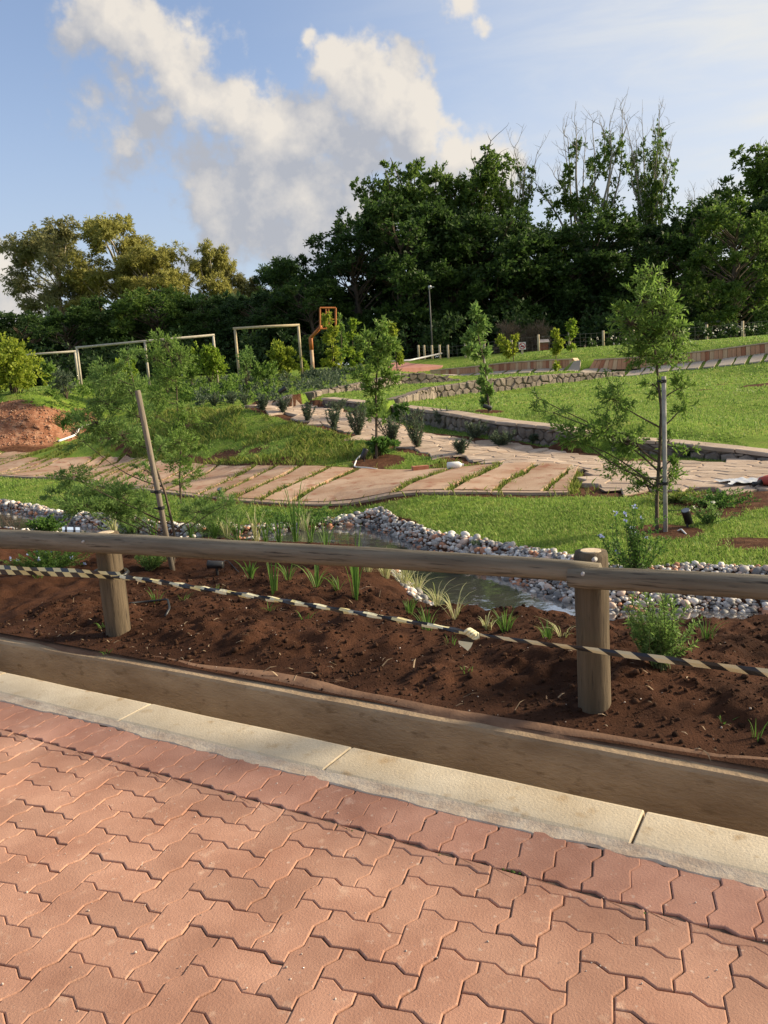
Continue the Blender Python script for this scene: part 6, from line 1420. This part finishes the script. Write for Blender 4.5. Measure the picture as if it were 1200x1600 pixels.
# ------------------------------------------------------------------ grass
def grass(name, x, y, h, w, leaf, lean=.5, dz=0.0):
    n = len(x); z = terr(x, y)+dz+(fbm(x*.7, y*.7, 3, 9)*.035+fbm(x*5, y*5, 3, 19)*.012)*np.clip(np.hypot(x, y)/8, .3, 1); a = rng.uniform(0, 6.28, n); l = h*rng.uniform(.45, 1.25, n); q = rng.uniform(0, lean, n)
    b = np.stack([x, y, z-.004], 1); o = np.stack([np.cos(a), np.sin(a), np.zeros(n)], 1); s = np.stack([-np.sin(a), np.cos(a), np.zeros(n)], 1)*(w*rng.uniform(.6, 1.2, n))[:, None]*.5
    m = b+o*(l*q*.35)[:, None]+np.array([0, 0, 1.])*(l*.6)[:, None]; t = b+o*(l*q)[:, None]+np.array([0, 0, 1.])*l[:, None]
    v = np.stack([b-s, b+s, m+s*.6, t, m-s*.6], 1).reshape(-1, 3)
    f = (np.arange(n)*5)[:, None]+np.arange(5)[None]
    return tag(link(name, wmesh(name, v, f, leaf)), kind='stuff')
def lawn_pts(x0, x1, y0, y1, per, cut=.5):
    n = int((x1-x0)*(y1-y0)*per); x = rng.uniform(x0, x1, n); y = rng.uniform(y0, y1, n); vx = np.abs(x-.02*y) < y*.53+1.0; x, y = x[vx], y[vx]
    g_, r_ = masks(x, y); pt = fbm(x*1.1, y*1.1, 3, 3); ok = (g_ > cut+rng.uniform(-.35, .35, len(x))) & (rng.uniform(size=len(x)) < .75+.6*pt) & (ccoord(x, y) > 3) & ~inpoly(x, y, PATH) & ~inpoly(x, y, RAMP)
    return x[ok], y[ok]
x, y = lawn_pts(-1, 5.2, 4.4, 9, 4600); grass('grass', x, y, .036, .0085, LF_GRS, .9)
x, y = lawn_pts(-6, 6.5, 9, 14, 2000); grass('grass', x, y, .04, .012, LF_GRS, .9)
x, y = lawn_pts(-13, 11, 14, 22, 520); grass('grass', x, y, .05, .022, LF_GRS, .9)
x, y = lawn_pts(-16, 20, 22, 44, 110); grass('grass', x, y, .06, .05, LF_GRS, .9)
# longer unmown grass on the mound and dry grass in the path joints
n = 60000; x = rng.uniform(-12, 4, n); y = rng.uniform(13, 24, n); md = (fbm(x*.8, y*.8, 3, 3) > -.15) & inpoly(x, y, gpoly([(110, 688), (170, 662), (260, 645), (380, 640), (450, 656), (520, 677), (600, 702), (700, 724), (800, 735), (690, 734), (600, 730), (480, 730), (400, 726), (265, 720), (200, 712)]))
grass('mound_grass', x[md], y[md], .13, .02, LF_GRY, 1.0)
n = 52000; s = rng.uniform(0, 1, n); X0 = rng.uniform(-13, 3.1, n); Y0 = rng.uniform(9.6, 27, n); ip = inpoly(X0, Y0, PATH); X0, Y0 = X0[ip], Y0[ip]
j = np.full(len(X0), 9.)
for n_, f_ in Wc:
    e = f_-n_; l = e@e; t = np.clip(((X0-n_[0])*e[0]+(Y0-n_[1])*e[1])/l, 0, 1); j = np.minimum(j, np.hypot(X0-n_[0]-t*e[0], Y0-n_[1]-t*e[1]))
ok = j < .06; 
xx = np.concatenate([X0[ok]+rng.normal(0, .02, ok.sum()) for _ in range(9)]); yy = np.concatenate([Y0[ok]+rng.normal(0, .02, ok.sum()) for _ in range(9)])
grass('joint_grass', xx, yy, .085, .016, LF_GRY, .9, -.02)
n = 9000; x = rng.uniform(-8, 4, n); y = rng.uniform(9, 17, n); dp = pdist(x, y, PATH); ok = (dp < .25) & ~inpoly(x, y, PATH) & ~inpoly(x, y, RAMP) & (wdist(x, y) > .5); grass('edge_weeds', x[ok], y[ok], .10, .012, LF_GRY, 1.0)

# ------------------------------------------------------------------ small things lying about
BLK = mat('black_plastic', (.02, .02, .022), None, rough=.45, spec=.5); GLS = mat('lamp_glass', (.22, .24, .27), None, rough=.1)
def spotlight(label, base, size, aim, stem=.09):
    b = ground_at(*base); root = empty('garden_spotlight', tuple(b), label, 'spotlight'); aim = unit(np.array(aim, float)); c = b+np.array([0, 0, stem])
    q = MB(); q.tube([b-np.array([0, 0, .1]), b+np.array([0, 0, .02]), c], [.006, .012, .012], 8); q.box(c, (size*.25, size*.7, size*.5)); obj('spike', q.data(), BLK, root)
    q = MB(); q.tube([c-aim*size*.8, c-aim*size*.75, c+aim*size*.7, c+aim*size*.9, c+aim*size], [size*.36, size*.44, size*.46, size*.5, size*.5], 18); obj('body', q.data(), BLK, root, True)
    q = MB(); q.tube([c+aim*size*.985, c+aim*size*1.004], size*.42, 18); obj('glass', q.data(), GLS, root); return root
spotlight('black garden spotlight lying level in the soil bed under the rail', (340, 900), .075, (-1, .1, .06), .085)
spotlight('black garden spotlight with a pale lens beside the tall staked sapling', (1074, 826), .085, (-.35, -.3, .9), .11)
spotlight('black garden spotlight on the mound near the white cable loop', (569, 722), .11, (.4, .3, .8), .14)
spotlight('small black spotlight on the terrace below the hoop', (441, 620), .16, (.8, .3, .5), .22)
spotlight('dark spotlight at the foot of the slim sapling on the lawn edge', (763, 644), .12, (-.7, .3, .3), .12)
spotlight('black spotlight at the water end of the flagged path', (346, 779), .07, (-.2, -.5, .8), .1)
def cable(label, pts, r, m, zoff=.0, name='cable'):
    P = []
    for px, py, dz in pts: b = ground_at(px, py); P.append(b+np.array([0, 0, dz+r]))
    q = MB(); P = np.array(P); s_ = np.r_[0, np.cumsum(np.linalg.norm(np.diff(P, axis=0), axis=1))]; s = np.linspace(0, s_[-1], len(P)*5); Q = np.stack([np.interp(s, s_, P[:, k]) for k in range(3)], 1)
    for _ in range(2): Q[1:-1] = (Q[:-2]+Q[1:-1]*2+Q[2:])/4
    q.tube(list(Q), r, 6); ob = obj(name, q.data(), m, None, True); return tag(ob, label, name.replace('_', ' '))
WHT = mat('white_plastic', (.74, .73, .70), None, rough=.45); 
cable('black irrigation pipe emerging from the soil right of the left post', [(203, 946, 0), (225, 947, .02), (255, 944, .02), (263, 945, .03), (266, 955, .01), (258, 964, -.01)], .008, BLK, name='irrigation_pipe')
cable('thin black cable looping behind the lying spotlight', [(345, 886, .03), (355, 880, .03), (368, 890, .0), (380, 902, 0)], .0035, BLK)
cable('white cable loop on the mound by the spotlight', [(568, 720, .12), (558, 722, .05), (553, 730, .0), (560, 732, .0), (572, 732, .0), (590, 735, .0)], .014, WHT)
cable('short white cable end in the soil under the tall sapling', [(1058, 832, 0), (1064, 831, .02), (1072, 836, .0)], .007, WHT)
cable('white drain pipe curving out of the mound at the left', [(92, 692, .02), (118, 684, .05), (128, 678, .25), (140, 672, .2)], .045, WHT, name='drain_pipe')
cable('thin black wire strung from the tall sapling stake to the weed', [(1042, 826, .18), (1060, 826, .17), (1090, 824, .2)], .003, BLK, name='wire')
b = G(711, 735); root = empty('plastic_bottle', tuple(b), 'white plastic bottle lying on the far edge of the slab path', 'bottle')
q = MB(); c = b+np.array([0, 0, .085]); q.tube([c+np.array([x_, 0, 0]) for x_ in (-.13, -.12, .07, .10, .12)], [.05, .062, .062, .04, .02], 14); obj('body', q.data(), WHT, root, True)
q = MB(); q.tube([c+np.array([.118, 0, 0]), c+np.array([.15, 0, 0])], .024, 10); obj('cap', q.data(), WHT, root)
b = G(657, 737); BRK = mat('brick_red', (.36, .13, .07), (.45, .2, .12), 9, .9); q = MB(); q.box(b+np.array([0, 0, .06]), (.28, .13, .085), [[.98, .2, 0], [-.2, .98, 0], [0, 0, 1]]); ob = obj('brick', q.data(), BRK); tag(ob, 'loose red brick with a white painted top edge beside the slab path', 'brick')
# sheet and bucket at the right edge of the flagged path
b = G(1168, 757); xs = np.linspace(-.30, .28, 22); ys = np.linspace(-.2, .2, 12); a_, c_ = np.meshgrid(xs, ys); zz_ = np.abs(fbm(a_*6, c_*6, 4, 91))*.06+.04; a_ = a_+fbm(c_*5, a_*2, 2, 95)*.12
idx = np.arange(a_.size).reshape(a_.shape); qd = np.stack([idx[:-1, :-1], idx[:-1, 1:], idx[1:, 1:], idx[1:, :-1]], -1).reshape(-1, 4)
ob = obj('plastic_sheet', (np.stack([b[0]+a_.ravel(), b[1]+c_.ravel(), b[2]+zz_.ravel()], 1), qd), mat('grey_sheet', (.42, .44, .47), (.62, .63, .65), 7, .3, 0, spec=.5), None, True); tag(ob, 'crumpled pale grey plastic sheet on the flagged path', 'plastic sheet')
b = G(1200, 762); root = empty('red_sack', tuple(b), 'red tied sack lying on the flagged path at the right edge', 'sack'); RSK = mat('red_cloth', (.48, .09, .06), (.38, .06, .05), 8, .8, .01, 30)
v = IV1*np.array([.24, .16, .075])*(1+rng.normal(0, .05, (len(IV1), 1))); obj('body', ((v+b+np.array([.10, 0, .09])).tolist(), IF1.tolist()), RSK, root, True)
q = MB(); q.tube([b+np.array([-.10, -.03, .08]), b+np.array([-.15, -.05, .07]), b+np.array([-.21, -.06, .06])], [.04, .018, .035], 8); obj('neck', q.data(), BLK, root, True)
b = ground_at(112, 836); q = MB(); ax = [[.92, .35, -.15], [-.36, .92, .1], [.17, -.04, .98]]
q.box(b+np.array([0, 0, .06]), (.21, .15, .04), ax, 0); 
for k in (-.06, .04): q.box(b+np.array([0, 0, .06])+np.array(ax[0])*k, (.025, .153, .043), ax, 1)
ob = obj('printed_packet', (q.v, q.f, q.mi), [mat('packet_blue', (.42, .52, .68), None, rough=.4), BLK]); tag(ob, 'pale blue packet with black stripes lying behind the left rail', 'packet')
cable('dead brown twig sticking out over the left water', [(100, 836, 0), (108, 830, .1), (118, 822, .22)], .008, BARK, name='dead_twig')
# dry stalks in the water at the far left
dr_ = empty('dry_reed', tuple(onz(20, 828, WZ)), 'dry brown stalks standing in the water at the far left', 'dry plant')
for i in range(16):
    p = onz(rng.uniform(0, 40), rng.uniform(820, 838), WZ); seg = limb(p, p+np.array([rng.normal(0, .12), rng.normal(0, .1), rng.uniform(.15, .45)]), .005, .002, 3, .2)
    obj('stalk', tubes(seg, 4), BARK, dr_)
